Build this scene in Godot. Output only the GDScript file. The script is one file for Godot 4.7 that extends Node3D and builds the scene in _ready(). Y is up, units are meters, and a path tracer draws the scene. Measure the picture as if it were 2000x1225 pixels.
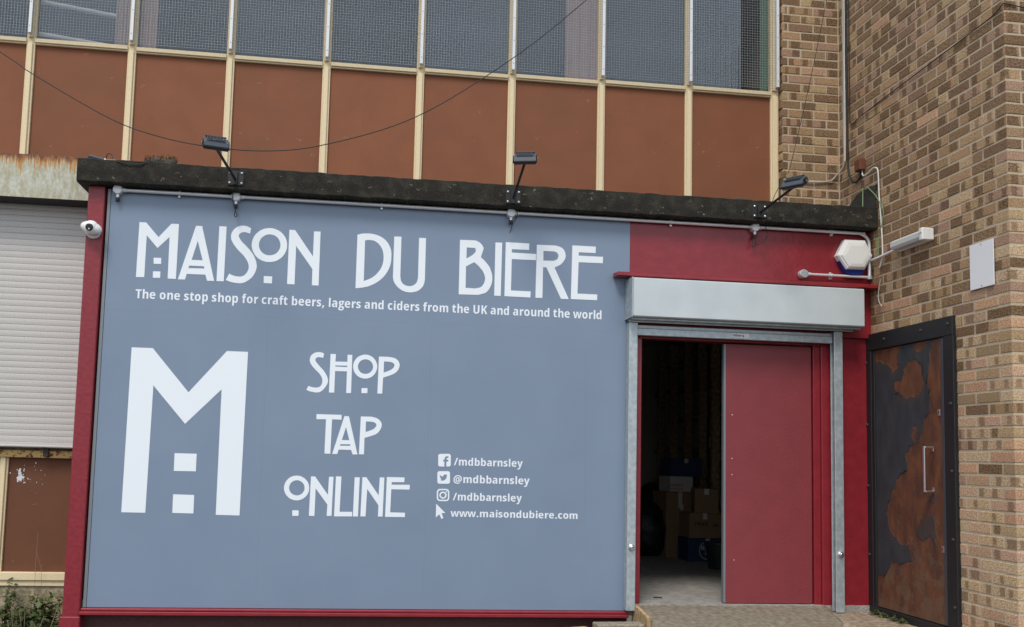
extends Node3D
# A shop front with a printed sign, built against a brick wing. Metres, y up; the sign board stands on z = 0, x runs along the front, +z towards the street.

const EYE := Vector3(0, 1.18, 6.6)
var rng := RandomNumberGenerator.new()
var M := {}
var used := {}

# ------------------------------------------------------------------ helpers
func lin(r, g, b):
	return Color(r, g, b).linear_to_srgb()

func noise_tex(sd: int, freq: float, a: Color, b: Color, size := 512, kind := FastNoiseLite.TYPE_SIMPLEX_SMOOTH, octaves := 4):
	var n := FastNoiseLite.new()
	n.seed = sd; n.frequency = freq; n.noise_type = kind; n.fractal_octaves = octaves
	var t := NoiseTexture2D.new()
	t.width = size; t.height = size; t.seamless = true; t.noise = n
	var g := Gradient.new()
	g.set_color(0, a); g.set_color(1, b)
	t.color_ramp = g
	return t

func bump_tex(sd: int, freq: float, strength: float, size := 512, octaves := 4):
	var n := FastNoiseLite.new()
	n.seed = sd; n.frequency = freq; n.fractal_octaves = octaves
	var t := NoiseTexture2D.new()
	t.width = size; t.height = size; t.seamless = true; t.noise = n
	t.as_normal_map = true; t.bump_strength = strength
	return t

func mat(color: Color, rough := 0.7, metal := 0.0, tex = null, nrm = null, tile := 1.0, nscale := 1.0):
	var m := StandardMaterial3D.new()
	m.albedo_color = color; m.roughness = rough; m.metallic = metal
	if tex: m.albedo_texture = tex
	if nrm:
		m.normal_enabled = true; m.normal_texture = nrm; m.normal_scale = nscale
	if tex or nrm:
		m.uv1_triplanar = true; m.uv1_world_triplanar = true
		m.uv1_scale = Vector3.ONE * tile
	return m

func begin() -> SurfaceTool:
	var s := SurfaceTool.new()
	s.begin(Mesh.PRIMITIVE_TRIANGLES)
	return s

func tri(s: SurfaceTool, a: Vector3, b: Vector3, c: Vector3, n: Vector3, ua := Vector2.ZERO, ub := Vector2.ZERO, uc := Vector2.ZERO):
	var list = [[a, ua], [b, ub], [c, uc]]
	if (b - a).cross(c - a).dot(n) > 0.0: list = [[a, ua], [c, uc], [b, ub]]
	for p in list:
		s.set_normal(n); s.set_uv(p[1]); s.add_vertex(p[0])

func quad(s: SurfaceTool, a: Vector3, b: Vector3, c: Vector3, d: Vector3, n: Vector3, ua := Vector2.ZERO, ub := Vector2(1, 0), uc := Vector2(1, 1), ud := Vector2(0, 1)):
	tri(s, a, b, c, n, ua, ub, uc)
	tri(s, a, c, d, n, ua, uc, ud)

func add_box(s: SurfaceTool, mn: Vector3, mx: Vector3, c := 0.0):
	# box with chamfered edges of width c
	var ce := (mn + mx) * 0.5
	var h := (mx - mn) * 0.5
	var pt = func(axis: int, sg: Vector3) -> Vector3:
		var k := Vector3(h.x - c, h.y - c, h.z - c)
		k[axis] = h[axis]
		return ce + sg * k
	for ax in 3:
		var u := (ax + 1) % 3
		var v := (ax + 2) % 3
		for sa in [-1.0, 1.0]:
			var ps = []
			for q in [[-1, -1], [1, -1], [1, 1], [-1, 1]]:
				var sg := Vector3.ZERO
				sg[ax] = sa; sg[u] = q[0]; sg[v] = q[1]
				ps.append(pt.call(ax, sg))
			var n := Vector3.ZERO
			n[ax] = sa
			quad(s, ps[0], ps[1], ps[2], ps[3], n)
	if c <= 0.0: return
	for t in 3:
		var a := (t + 1) % 3
		var b := (t + 2) % 3
		for sa in [-1.0, 1.0]:
			for sb in [-1.0, 1.0]:
				var g0 := Vector3.ZERO
				g0[a] = sa; g0[b] = sb; g0[t] = -1
				var g1 := g0
				g1[t] = 1
				var n2 := Vector3.ZERO
				n2[a] = sa; n2[b] = sb
				quad(s, pt.call(a, g0), pt.call(a, g1), pt.call(b, g1), pt.call(b, g0), n2.normalized())
	for sx in [-1.0, 1.0]:
		for sy in [-1.0, 1.0]:
			for sz in [-1.0, 1.0]:
				var g := Vector3(sx, sy, sz)
				tri(s, pt.call(0, g), pt.call(1, g), pt.call(2, g), g.normalized())

func add_tube(s: SurfaceTool, pts: Array, radii, n := 8, caps := true):
	var rad = func(i): return radii[i] if radii is Array else radii
	var frames = []
	var up := Vector3.UP
	for i in pts.size():
		var d: Vector3 = (pts[min(i + 1, pts.size() - 1)] - pts[max(i - 1, 0)]).normalized()
		if i == 0:
			up = Vector3.RIGHT if absf(d.y) > 0.9 else Vector3.UP
		var x := d.cross(up).normalized()
		up = x.cross(d).normalized()
		frames.append([x, up, d])
	var ring = func(i, k):
		var t = TAU * k / n
		var nn: Vector3 = frames[i][0] * cos(t) + frames[i][1] * sin(t)
		return [pts[i] + nn * rad.call(i), nn]
	for i in pts.size() - 1:
		for k in n:
			var a = ring.call(i, k); var b = ring.call(i, k + 1)
			var c = ring.call(i + 1, k + 1); var d2 = ring.call(i + 1, k)
			var slope: float = (rad.call(i) - rad.call(i + 1)) / maxf((pts[i + 1] - pts[i]).length(), 1e-6)
			var lean: Vector3 = frames[i][2] * slope
			var order = [a, b, c, a, c, d2]
			if (b[0] - a[0]).cross(c[0] - a[0]).dot(a[1] + lean) > 0.0: order = [a, c, b, a, d2, c]
			for p in order:
				s.set_normal((p[1] + lean).normalized()); s.set_uv(Vector2.ZERO); s.add_vertex(p[0])
	if caps:
		for e in [0, pts.size() - 1]:
			var n2: Vector3 = frames[e][2] * (-1.0 if e == 0 else 1.0)
			for k in n:
				tri(s, pts[e], ring.call(e, k)[0], ring.call(e, k + 1)[0], n2)

func smooth(pts: Array, steps := 6) -> Array:
	# Catmull-Rom through the points
	var out := []
	for i in pts.size() - 1:
		var p0: Vector3 = pts[max(i - 1, 0)]
		var p1: Vector3 = pts[i]
		var p2: Vector3 = pts[i + 1]
		var p3: Vector3 = pts[min(i + 2, pts.size() - 1)]
		for k in steps: out.append(p1.cubic_interpolate(p2, p0, p3, float(k) / steps))
	out.append(pts[-1])
	return out

func area2(p: PackedVector2Array) -> float:
	var a := 0.0
	for i in p.size(): a += p[i].cross(p[(i + 1) % p.size()])
	return a

func extrude(s: SurfaceTool, loops: Array, z0: float, z1: float):
	# loops[0] is the outline, the others are holes; both in x, y
	var outer: PackedVector2Array = loops[0]
	if area2(outer) < 0.0: outer.reverse()
	var whole := PackedVector2Array(outer)
	for hi in range(1, loops.size()):
		var hole: PackedVector2Array = loops[hi]
		if area2(hole) > 0.0: hole.reverse()
		# join the hole to the outline through a hair-thin slit
		var best := 1e9
		var bi := 0
		var bj := 0
		for i in whole.size():
			if not outer.has(whole[i]): continue      # slits only start at free corners of the outline
			for j in hole.size():
				var d := whole[i].distance_squared_to(hole[j])
				if d < best:
					var clear := true
					for q in whole.size():
						if q == i or (q + 1) % whole.size() == i: continue
						if Geometry2D.segment_intersects_segment(whole[i], hole[j], whole[q], whole[(q + 1) % whole.size()]) != null: clear = false; break
					for hk in range(1, loops.size()):
						if hk == hi: continue
						var ot: PackedVector2Array = loops[hk]
						for q in ot.size():
							if Geometry2D.segment_intersects_segment(whole[i], hole[j], ot[q], ot[(q + 1) % ot.size()]) != null: clear = false
					if clear: best = d; bi = i; bj = j
		var j2 := PackedVector2Array()
		var dir := (hole[bj] - whole[bi]).normalized()
		var off := Vector2(-dir.y, dir.x) * 0.0001
		for i in whole.size():
			if i == bi:
				var side := 1.0
				j2.append(whole[bi] + off * side)
				for k in hole.size() + 1:
					var q := hole[(bj + k) % hole.size()]
					j2.append(q + (off * side if k == 0 else (-off * side if k == hole.size() else Vector2.ZERO)))
				j2.append(whole[bi] - off * side)
			else:
				j2.append(whole[i])
		whole = j2
	var idx := Geometry2D.triangulate_polygon(whole)
	if idx.is_empty(): print("NOT TRIANGULATED ", loops.size(), " ", whole.size())
	for t in range(0, idx.size(), 3):
		var a := whole[idx[t]]; var b := whole[idx[t + 1]]; var c := whole[idx[t + 2]]
		tri(s, Vector3(a.x, a.y, z1), Vector3(b.x, b.y, z1), Vector3(c.x, c.y, z1), Vector3.BACK)
	for l in loops:
		var cw: bool = area2(l) < 0.0
		for i in l.size():
			var a: Vector2 = l[i]; var b: Vector2 = l[(i + 1) % l.size()]
			var e := (b - a).normalized()
			var n := Vector3(-e.y, e.x, 0) * (1.0 if cw else -1.0) * (1.0 if l == loops[0] else -1.0)
			quad(s, Vector3(a.x, a.y, z0), Vector3(b.x, b.y, z0), Vector3(b.x, b.y, z1), Vector3(a.x, a.y, z1), n)

func put(s: SurfaceTool, called: String, m: Material, parent: Node = null) -> MeshInstance3D:
	var o := MeshInstance3D.new()
	o.mesh = s.commit()
	o.mesh.surface_set_material(0, m)
	return hang(o, called, parent)

func hang(o: Node3D, called: String, parent: Node = null):
	if parent:
		o.name = called
		parent.add_child(o, true)
	else:
		o.name = numbered(called)
		add_child(o)
	return o

func numbered(called: String) -> String:
	used[called] = used.get(called, -1) + 1
	return called if used[called] == 0 else "%s_%03d" % [called, used[called]]

func tag(o: Node, label: String, category: String, group := ""):
	o.set_meta("label", label); o.set_meta("category", category)
	if group: o.set_meta("group", group)
	return o

func structure(o: Node, label := ""):
	o.set_meta("kind", "structure")
	if label: o.set_meta("label", label)
	return o

func thing(called: String, label: String, category: String, at := Vector3.ZERO, group := "") -> Node3D:
	var o := Node3D.new()
	hang(o, called)
	o.position = at
	tag(o, label, category, group)
	return o

func box(called: String, mn: Vector3, mx: Vector3, m: Material, parent: Node = null, c := 0.0) -> MeshInstance3D:
	var s := begin()
	add_box(s, mn, mx, c)
	return put(s, called, m, parent)

func tube(called: String, pts: Array, r, m: Material, parent: Node = null, n := 8) -> MeshInstance3D:
	var s := begin()
	add_tube(s, pts, r, n)
	return put(s, called, m, parent)

func text(called: String, words: String, x0: float, x1: float, y0: float, y1: float, z: float, m: Material, parent: Node, bold := true, face := "Droid Sans") -> MeshInstance3D:
	var f := SystemFont.new()
	f.font_names = PackedStringArray([face])
	f.font_weight = 700 if bold else 400
	var t := TextMesh.new()
	t.font = f; t.text = words; t.font_size = 48; t.pixel_size = 0.01; t.depth = 0.02; t.curve_step = 1.2
	t.material = m
	var o := MeshInstance3D.new()
	o.mesh = t
	hang(o, called, parent)
	var b := t.get_aabb()
	o.scale = Vector3((x1 - x0) / b.size.x, (y1 - y0) / b.size.y, 0.05)
	o.position = Vector3(x0 - b.position.x * o.scale.x, y0 - b.position.y * o.scale.y, z)
	return o

# ------------------------------------------------------------------ materials
func make_materials():
	var soft = noise_tex(3, 0.008, Color(0.94, 0.94, 0.94), Color(1, 1, 1))
	var grain = noise_tex(5, 0.06, Color(0.8, 0.8, 0.8), Color(1, 1, 1))
	var paint_bump = bump_tex(7, 0.03, 3.0)
	var fine_bump = bump_tex(8, 0.12, 4.0)
	M.sign = mat(lin(0.19, 0.25, 0.342), 0.38, 0.0, noise_tex(9, 0.006, Color(0.96, 0.965, 0.97), Color(1, 1, 1)), bump_tex(10, 0.008, 1.0), 0.4, 0.15)
	M.vinyl = mat(lin(0.76, 0.81, 0.86), 0.4)
	M.trim = mat(lin(0.2, 0.22, 0.24), 0.45, 0.3)
	M.red = mat(lin(0.255, 0.018, 0.028), 0.34, 0.0, noise_tex(12, 0.01, Color(0.9, 0.88, 0.88), Color(1, 1, 1)), paint_bump, 1.3, 0.22)
	M.red_rough = mat(lin(0.265, 0.020, 0.032), 0.36, 0.0, noise_tex(13, 0.02, Color(0.84, 0.82, 0.82), Color(1, 1, 1)), bump_tex(14, 0.022, 6.0), 2.2, 0.12)
	M.red_door = mat(lin(0.225, 0.034, 0.042), 0.5, 0.0, soft, fine_bump, 0.9, 0.12)
	M.maroon = mat(lin(0.08, 0.02, 0.022), 0.7, 0.0, grain, paint_bump, 1.0, 0.5)
	M.cream = mat(lin(0.74, 0.615, 0.395), 0.55, 0.0, noise_tex(15, 0.03, Color(0.95, 0.945, 0.93), Color(1, 1, 1)), paint_bump, 2.0, 0.05)
	M.render = mat(lin(0.50, 0.42, 0.29), 0.85, 0.0, noise_tex(16, 0.02, Color(0.62, 0.6, 0.56), Color(1, 1, 1)), fine_bump, 1.6, 0.7)
	M.rust_cream = mat(Color.WHITE, 0.75, 0.0, rusty(17, 0.015, Color(0.80, 0.68, 0.44), Color(0.42, 0.22, 0.09), 0.53), paint_bump, 2.5, 0.5)
	M.white_metal = mat(lin(0.66, 0.68, 0.70), 0.4, 0.1)
	M.wire = mat(lin(0.30, 0.32, 0.33), 0.5, 0.3)
	M.galv = mat(lin(0.52, 0.57, 0.58), 0.42, 0.4, noise_tex(18, 0.018, Color(0.8, 0.82, 0.84), Color(1, 1, 1), 512, FastNoiseLite.TYPE_CELLULAR, 2), fine_bump, 2.2, 0.06)
	M.galv_box = mat(lin(0.57, 0.625, 0.635), 0.5, 0.15, noise_tex(19, 0.01, Color(0.93, 0.94, 0.95), Color(1, 1, 1)), bump_tex(20, 0.006, 1.0), 0.5, 0.2)
	M.conduit = mat(lin(0.70, 0.71, 0.72), 0.35, 0.4)
	M.black = mat(lin(0.013, 0.014, 0.016), 0.55, 0.0, grain, fine_bump, 6.0, 0.15)
	M.lamp_grey = mat(lin(0.06, 0.07, 0.085), 0.4, 0.2)
	M.cable = mat(lin(0.012, 0.012, 0.012), 0.6)
	M.brown_cable = mat(lin(0.06, 0.035, 0.025), 0.6)
	M.white_cable = mat(lin(0.62, 0.62, 0.58), 0.5)
	M.grey_cable = mat(lin(0.40, 0.36, 0.30), 0.6)
	M.green_cable = mat(lin(0.16, 0.24, 0.10), 0.6)
	M.steel = mat(lin(0.62, 0.62, 0.63), 0.28, 0.9)
	M.bolt = mat(lin(0.7, 0.7, 0.7), 0.3, 0.7)
	M.white_plastic = mat(lin(0.72, 0.72, 0.70), 0.4)
	M.blue_lens = mat(lin(0.012, 0.025, 0.16), 0.15)
	M.cover = mat(lin(0.54, 0.55, 0.53), 0.35)
	M.plate = mat(lin(0.76, 0.77, 0.79), 0.45)
	M.brown_box = mat(lin(0.14, 0.045, 0.025), 0.6)
	M.slat = mat(lin(0.60, 0.585, 0.56), 0.45, 0.15, noise_tex(21, 0.16, Color(0.86, 0.85, 0.84), Color(1, 1, 1), 512, FastNoiseLite.TYPE_SIMPLEX_SMOOTH, 6), null, 1.0)
	M.dark = mat(lin(0.05, 0.045, 0.04), 0.85)
	M.mortar = mat(lin(0.60, 0.50, 0.365), 0.95, 0.0, noise_tex(22, 0.05, Color(0.80, 0.78, 0.76), Color(1, 1, 1)), fine_bump, 3.0, 0.6)
	M.floor = mat(lin(0.38, 0.37, 0.35), 0.85, 0.0, noise_tex(23, 0.02, Color(0.80, 0.79, 0.78), Color(1, 1, 1), 512, FastNoiseLite.TYPE_SIMPLEX_SMOOTH, 6), fine_bump, 0.8, 0.6)
	M.ramp = mat(lin(0.29, 0.258, 0.205), 0.95, 0.0, noise_tex(24, 0.03, Color(0.68, 0.66, 0.62), Color(1, 1, 1), 512, FastNoiseLite.TYPE_SIMPLEX_SMOOTH, 7), bump_tex(25, 0.1, 6.0), 1.1, 0.5)
	M.slab = mat(lin(0.50, 0.41, 0.31), 0.95, 0.0, noise_tex(26, 0.02, Color(0.64, 0.60, 0.56), Color(1, 1, 1), 512, FastNoiseLite.TYPE_SIMPLEX_SMOOTH, 6), bump_tex(27, 0.1, 7.0), 1.6, 1.0)
	M.ground = mat(lin(0.16, 0.15, 0.135), 0.95, 0.0, noise_tex(28, 0.04, Color(0.6, 0.6, 0.6), Color(1, 1, 1)), fine_bump, 0.9, 1.0)
	M.wood = mat(lin(0.58, 0.45, 0.27), 0.75, 0.0, noise_tex(29, 0.02, Color(0.68, 0.6, 0.5), Color(1, 1, 1)), fine_bump, 2.0, 0.4)
	M.old_wood = mat(lin(0.42, 0.37, 0.30), 0.85, 0.0, noise_tex(30, 0.03, Color(0.6, 0.58, 0.55), Color(1, 1, 1)), fine_bump, 2.0, 0.8)
	M.card = mat(lin(0.30, 0.19, 0.10), 0.85, 0.0, soft, fine_bump, 2.0, 0.2)
	M.navy = mat(lin(0.02, 0.035, 0.10), 0.6)
	M.print = mat(lin(0.03, 0.025, 0.02), 0.8)
	M.red_print = mat(lin(0.45, 0.05, 0.04), 0.7)
	M.tape = mat(lin(0.6, 0.58, 0.54), 0.4)
	M.bag = mat(lin(0.012, 0.012, 0.014), 0.35, 0.0, null, bump_tex(31, 0.02, 10.0), 2.5, 1.0)
	M.tub = mat(lin(0.012, 0.02, 0.02), 0.5)
	M.room = mat(lin(0.62, 0.60, 0.56), 0.9)
	M.room_dimmed = mat(lin(0.2, 0.19, 0.175), 0.9)  # room shade put into the wall colour, so the upper windows look dark
	M.bottle = mat(lin(0.05, 0.03, 0.012), 0.15)
	M.pink = mat(lin(0.34, 0.22, 0.185), 0.8)
	M.green = mat(lin(0.075, 0.14, 0.10), 0.8)
	M.white_strip = mat(lin(0.6, 0.62, 0.64), 0.5)
	M.lead = mat(lin(0.045, 0.047, 0.048), 0.7, 0.1, grain, paint_bump, 2.0, 0.8)
	M.stone = mat(lin(0.09, 0.08, 0.065), 0.95, 0.0, grain, fine_bump, 5.0, 1.0)
	M.stem = mat(lin(0.12, 0.085, 0.05), 0.9)
	M.dead = mat(lin(0.27, 0.21, 0.14), 0.9)
	var g := StandardMaterial3D.new()
	g.albedo_color = lin(0.14, 0.20, 0.27); g.albedo_color.a = 0.3
	g.transparency = BaseMaterial3D.TRANSPARENCY_ALPHA
	g.roughness = 0.03; g.metallic_specular = 1.0
	g.clearcoat_enabled = true; g.clearcoat = 1.0; g.clearcoat_roughness = 0.02
	M.glass = g
	M.panel = mat(Color.WHITE, 0.75, 0.0, panel_picture(40), null, 0.45)
	for k in 3:
		var l = mat([lin(0.055, 0.085, 0.026), lin(0.085, 0.11, 0.035), lin(0.035, 0.06, 0.022)][k], 0.6)
		l.backlight_enabled = true; l.backlight = lin(0.04, 0.06, 0.012)
		M["leaf%d" % k] = l
	M.panel_shaded = mat(Color(0.80, 0.82, 0.84), 0.75, 0.0, M.panel.albedo_texture, null, 0.45)  # darker copy of the panel brown; shade under the overhang is in the colour
	M.moss = mat(lin(0.10, 0.095, 0.028), 0.95, 0.0, noise_tex(41, 0.06, Color(0.35, 0.3, 0.2), Color(1, 1, 0.9)), null, 7.0)

func rusty(sd: int, freq: float, base: Color, rust: Color, level: float):
	var n := FastNoiseLite.new()
	n.seed = sd; n.frequency = freq; n.fractal_octaves = 5
	var t := NoiseTexture2D.new()
	t.width = 512; t.height = 512; t.seamless = true; t.noise = n
	var g := Gradient.new()
	g.offsets = PackedFloat32Array([0.0, level, level + 0.05, level + 0.2, 1.0])
	g.colors = PackedColorArray([base * 0.93, base, base * 0.8 + rust * 0.2, rust, rust * 0.7])
	t.color_ramp = g
	return t

func panel_picture(sd: int):
	# brown painted board: faint mottling, pale chips and scuffs
	var n := 512
	var img := Image.create(n, n, false, Image.FORMAT_RGB8)
	var f := FastNoiseLite.new()
	f.seed = sd; f.frequency = 0.011; f.fractal_octaves = 5
	var f2 := FastNoiseLite.new()
	f2.seed = sd + 1; f2.frequency = 0.2
	for y in n:
		for x in n:
			var v := 0.5 + f.get_noise_2d(x, y) * 0.03 + f2.get_noise_2d(x, y) * 0.012
			img.set_pixel(x, y, Color(v * 1.0, v * 0.595, v * 0.36))
	var r := RandomNumberGenerator.new()
	r.seed = sd
	for k in 46:
		var p := Vector2(r.randf() * n, r.randf() * n)
		var c := Color(0.66, 0.56, 0.46) if r.randf() < 0.6 else Color(0.34, 0.19, 0.13)
		for j in r.randi_range(1, 4):
			img.fill_rect(Rect2i(Vector2i(p + Vector2(r.randfn(), r.randfn()) * 2.0), Vector2i(1, r.randi_range(1, 2))), c)
	return ImageTexture.create_from_image(img)

# ------------------------------------------------------------------ bricks
const BV := 48          # brick faces in the picture, 6 across and 8 down
var bricks := []        # mesh for each face
var heads := []         # the same as half bricks
var brick_mat: StandardMaterial3D

func brick_picture():
	var bw := 144
	var bh := 48
	var img := Image.create(bw * 6, bh * 8, false, Image.FORMAT_RGB8)
	var grit := FastNoiseLite.new()
	grit.seed = 71; grit.frequency = 0.11; grit.fractal_octaves = 4
	var drag := FastNoiseLite.new()
	drag.seed = 72; drag.frequency = 0.075; drag.fractal_octaves = 3
	var edge := FastNoiseLite.new()
	edge.seed = 73; edge.frequency = 0.09; edge.fractal_octaves = 2
	var r := RandomNumberGenerator.new()
	r.seed = 74
	var bases := [Color8(182, 155, 120), Color8(175, 146, 112), Color8(168, 138, 104), Color8(168, 136, 114), Color8(160, 132, 102), Color8(175, 142, 110), Color8(164, 134, 100), Color8(170, 126, 100)]
	for v in BV:
		var cx := (v % 6) * bw
		var cy := (v / 6) * bh
		var base: Color = bases[v % 7] if v % 48 != 7 else bases[7]
		if v < 12: base = [Color8(198, 172, 140), Color8(192, 162, 132), Color8(200, 166, 138), Color8(188, 160, 128), Color8(196, 168, 134), Color8(186, 152, 124), Color8(194, 158, 134), Color8(190, 166, 132), Color8(200, 160, 128), Color8(184, 156, 128), Color8(188, 148, 120), Color8(194, 168, 138)][v]
		var dark := Color8(98, 72, 46).lerp(Color8(104, 80, 66), r.randf() * r.randf()) * r.randf_range(0.9, 1.08)
		if v < 12: dark = dark.lerp(base, 0.34)
		# flashed patches on the face: rectangles in units of the face
		var rects := []
		var kind := v % 12
		if v < 12:      # mostly clear faces, for the cleaner courses low down
			kind = [0, 5, 0, 9, 12, 0, 6, 1, 0, 8, 0, 7][v]
		match kind:
			1, 2, 3, 10: rects = [Rect2(-0.2, -0.3, 1.4, 1.6)]
			4: rects = [Rect2(0.42, -0.2, 0.7, 1.4)]
			5: rects = [Rect2(0.2, 0.1, 0.16, 0.8), Rect2(0.74, 0.08, 0.18, 0.84)]
			6: rects = [Rect2(0.66, 0.06, 0.24, 0.88)]
			7: rects = [Rect2(-0.1, 0.1, 0.32, 0.8), Rect2(0.56, 0.08, 0.22, 0.84)]
			8: rects = [Rect2(0.1, 0.08, 0.36, 0.84)]
			9: rects = [Rect2(-0.1, -0.2, 0.52, 1.4)]
			11: rects = [Rect2(0.06, 0.05, 0.6, 0.9)]
			12: rects = [Rect2(0.3, 0.12, 0.14, 0.72)]
		var strength := r.randf_range(0.7, 0.9) if kind in [4, 5, 6, 7, 8, 9, 11, 12] else r.randf_range(0.5, 0.8)
		for y in bh:
			for x in bw:
				var q := Vector2(float(x) / bw, float(y) / bh)
				var ox := cx + x
				var oy := cy + y
				var wob := edge.get_noise_2d(ox, oy)
				var m := 0.0
				for rc in rects:
					var dx := maxf(rc.position.x - q.x, q.x - rc.end.x) * 3.3
					var dy := maxf(rc.position.y - q.y, q.y - rc.end.y)
					m = maxf(m, clampf(0.5 - (maxf(dx, dy) + wob * 0.16) * 9.0, 0.0, 1.0))
				var g := grit.get_noise_2d(ox * 1.0, oy * 1.0)
				var d := drag.get_noise_2d(ox * 0.8, oy * 2.2)
				m *= clampf(smoothstep(-0.34, 0.24, d * 0.7 + g + (strength - 0.7) * 0.9) * 1.05, 0.0, 1.0)
				var c := base.lerp(dark, m)
				c = c * (1.0 + g * 0.3 + d * 0.16)
				img.set_pixel(ox, oy, c)
	brick_mat = StandardMaterial3D.new()
	brick_mat.albedo_texture = ImageTexture.create_from_image(img)
	brick_mat.albedo_color = Color(0.96, 0.955, 0.935)
	brick_mat.roughness = 0.92
	brick_mat.normal_enabled = true
	brick_mat.normal_texture = bump_tex(75, 0.11, 7.0, 1024)
	brick_mat.normal_scale = 0.8

func brick_mesh(v: int, length: float) -> ArrayMesh:
	# face towards +z on z = 0; long axis x; every face carries the picture of its kind
	var s := begin()
	var r := RandomNumberGenerator.new()
	r.seed = 900 + v * 2 + int(length > 0.2)
	var h := Vector3(length * 0.5, 0.0325, 0.0512)
	var c := 0.0045
	var cell := Rect2((v % 6) / 6.0, (v / 6) / 8.0, 1.0 / 6.0, 1.0 / 8.0).grow_individual(-0.002, -0.004, -0.002, -0.004)
	var span := length / 0.215
	var corner := {}
	var pt = func(axis: int, sg: Vector3) -> Vector3:
		var k := Vector3(h.x - c, h.y - c, h.z - c)
		k[axis] = h[axis]
		if not corner.has(sg): corner[sg] = Vector3(r.randf_range(-0.0014, 0.0014), r.randf_range(-0.0014, 0.0014), r.randf_range(-0.001, 0.001))
		return sg * k + corner[sg] - Vector3(0, 0, h.z)
	var uv = func(p: Vector3, axis: int) -> Vector2:
		var a := (p.x / length + 0.5) * minf(span, 1.0)
		if axis == 0: a = clampf((-p.z / 0.1025) * 0.45 + 0.1, 0.0, 1.0)
		return cell.position + cell.size * Vector2(clampf(a, 0, 1), clampf(0.5 - p.y / 0.066, 0, 1))
	for ax in 3:
		var u := (ax + 1) % 3
		var w := (ax + 2) % 3
		for sa in [-1.0, 1.0]:
			if ax == 2 and sa < 0.0: continue
			var ps := []
			for q in [[-1, -1], [1, -1], [1, 1], [-1, 1]]:
				var sg := Vector3.ZERO
				sg[ax] = sa; sg[u] = q[0]; sg[w] = q[1]
				ps.append(pt.call(ax, sg))
			var n := Vector3.ZERO
			n[ax] = sa
			quad(s, ps[0], ps[1], ps[2], ps[3], n, uv.call(ps[0], ax), uv.call(ps[1], ax), uv.call(ps[2], ax), uv.call(ps[3], ax))
	for t in 3:
		var a := (t + 1) % 3
		var b := (t + 2) % 3
		for sa in [-1.0, 1.0]:
			for sb in [-1.0, 1.0]:
				if (a == 2 and sa < 0.0) or (b == 2 and sb < 0.0): continue
				var g0 := Vector3.ZERO
				g0[a] = sa; g0[b] = sb; g0[t] = -1
				var g1 := g0
				g1[t] = 1
				var n2 := Vector3.ZERO
				n2[a] = sa; n2[b] = sb
				var p4 = [pt.call(a, g0), pt.call(a, g1), pt.call(b, g1), pt.call(b, g0)]
				quad(s, p4[0], p4[1], p4[2], p4[3], n2.normalized(), uv.call(p4[0], a), uv.call(p4[1], a), uv.call(p4[2], b), uv.call(p4[3], b))
	for sx in [-1.0, 1.0]:
		for sy in [-1.0, 1.0]:
			var gg := Vector3(sx, sy, 1)
			var p0 = pt.call(0, gg); var p1 = pt.call(1, gg); var p2 = pt.call(2, gg)
			tri(s, p0, p1, p2, gg.normalized(), uv.call(p0, 0), uv.call(p1, 1), uv.call(p2, 2))
	var m := s.commit()
	m.surface_set_material(0, brick_mat)
	return m

func brick_choice(y: float) -> int:
	# cleaner, paler faces low on the wall, more dark-faced ones higher up, as they were laid
	if rng.randf() < remap(clampf(y, 0.9, 3.0), 0.9, 3.0, 0.86, 0.06): return rng.randi() % 12
	return 12 + rng.randi() % (BV - 12)

func lay(list: Array, at: Vector3, turn: float, length: float):
	# one brick, its face centre at `at`
	if length < 0.03: return
	var v := brick_choice(at.y)
	var half := length < 0.15
	var b := Basis(Vector3.UP, turn) * Basis.from_scale(Vector3(length / (0.1025 if half else 0.215), 1, 1))
	if rng.randf() < 0.5: b = b * Basis(Vector3.BACK, PI)
	var n := Vector3(sin(turn), 0, cos(turn))
	at += n * rng.randf_range(-0.0015, 0.0015)
	var d := EYE - at
	list.append({"mesh": heads[v] if half else bricks[v], "t": Transform3D(b, at), "size": absf(d.dot(n)) * length / pow(d.length(), 3)})

func in_view(p: Vector3) -> bool:
	var c: Camera3D = get_node("camera")
	var q := c.global_transform.affine_inverse() * p
	var x := (900.0 + 1780.0 * q.x / -q.z)
	var y := (740.0 - 1780.0 * q.y / -q.z)
	return x > -20 and x < 2020 and y > -30 and y < 1250

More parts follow.
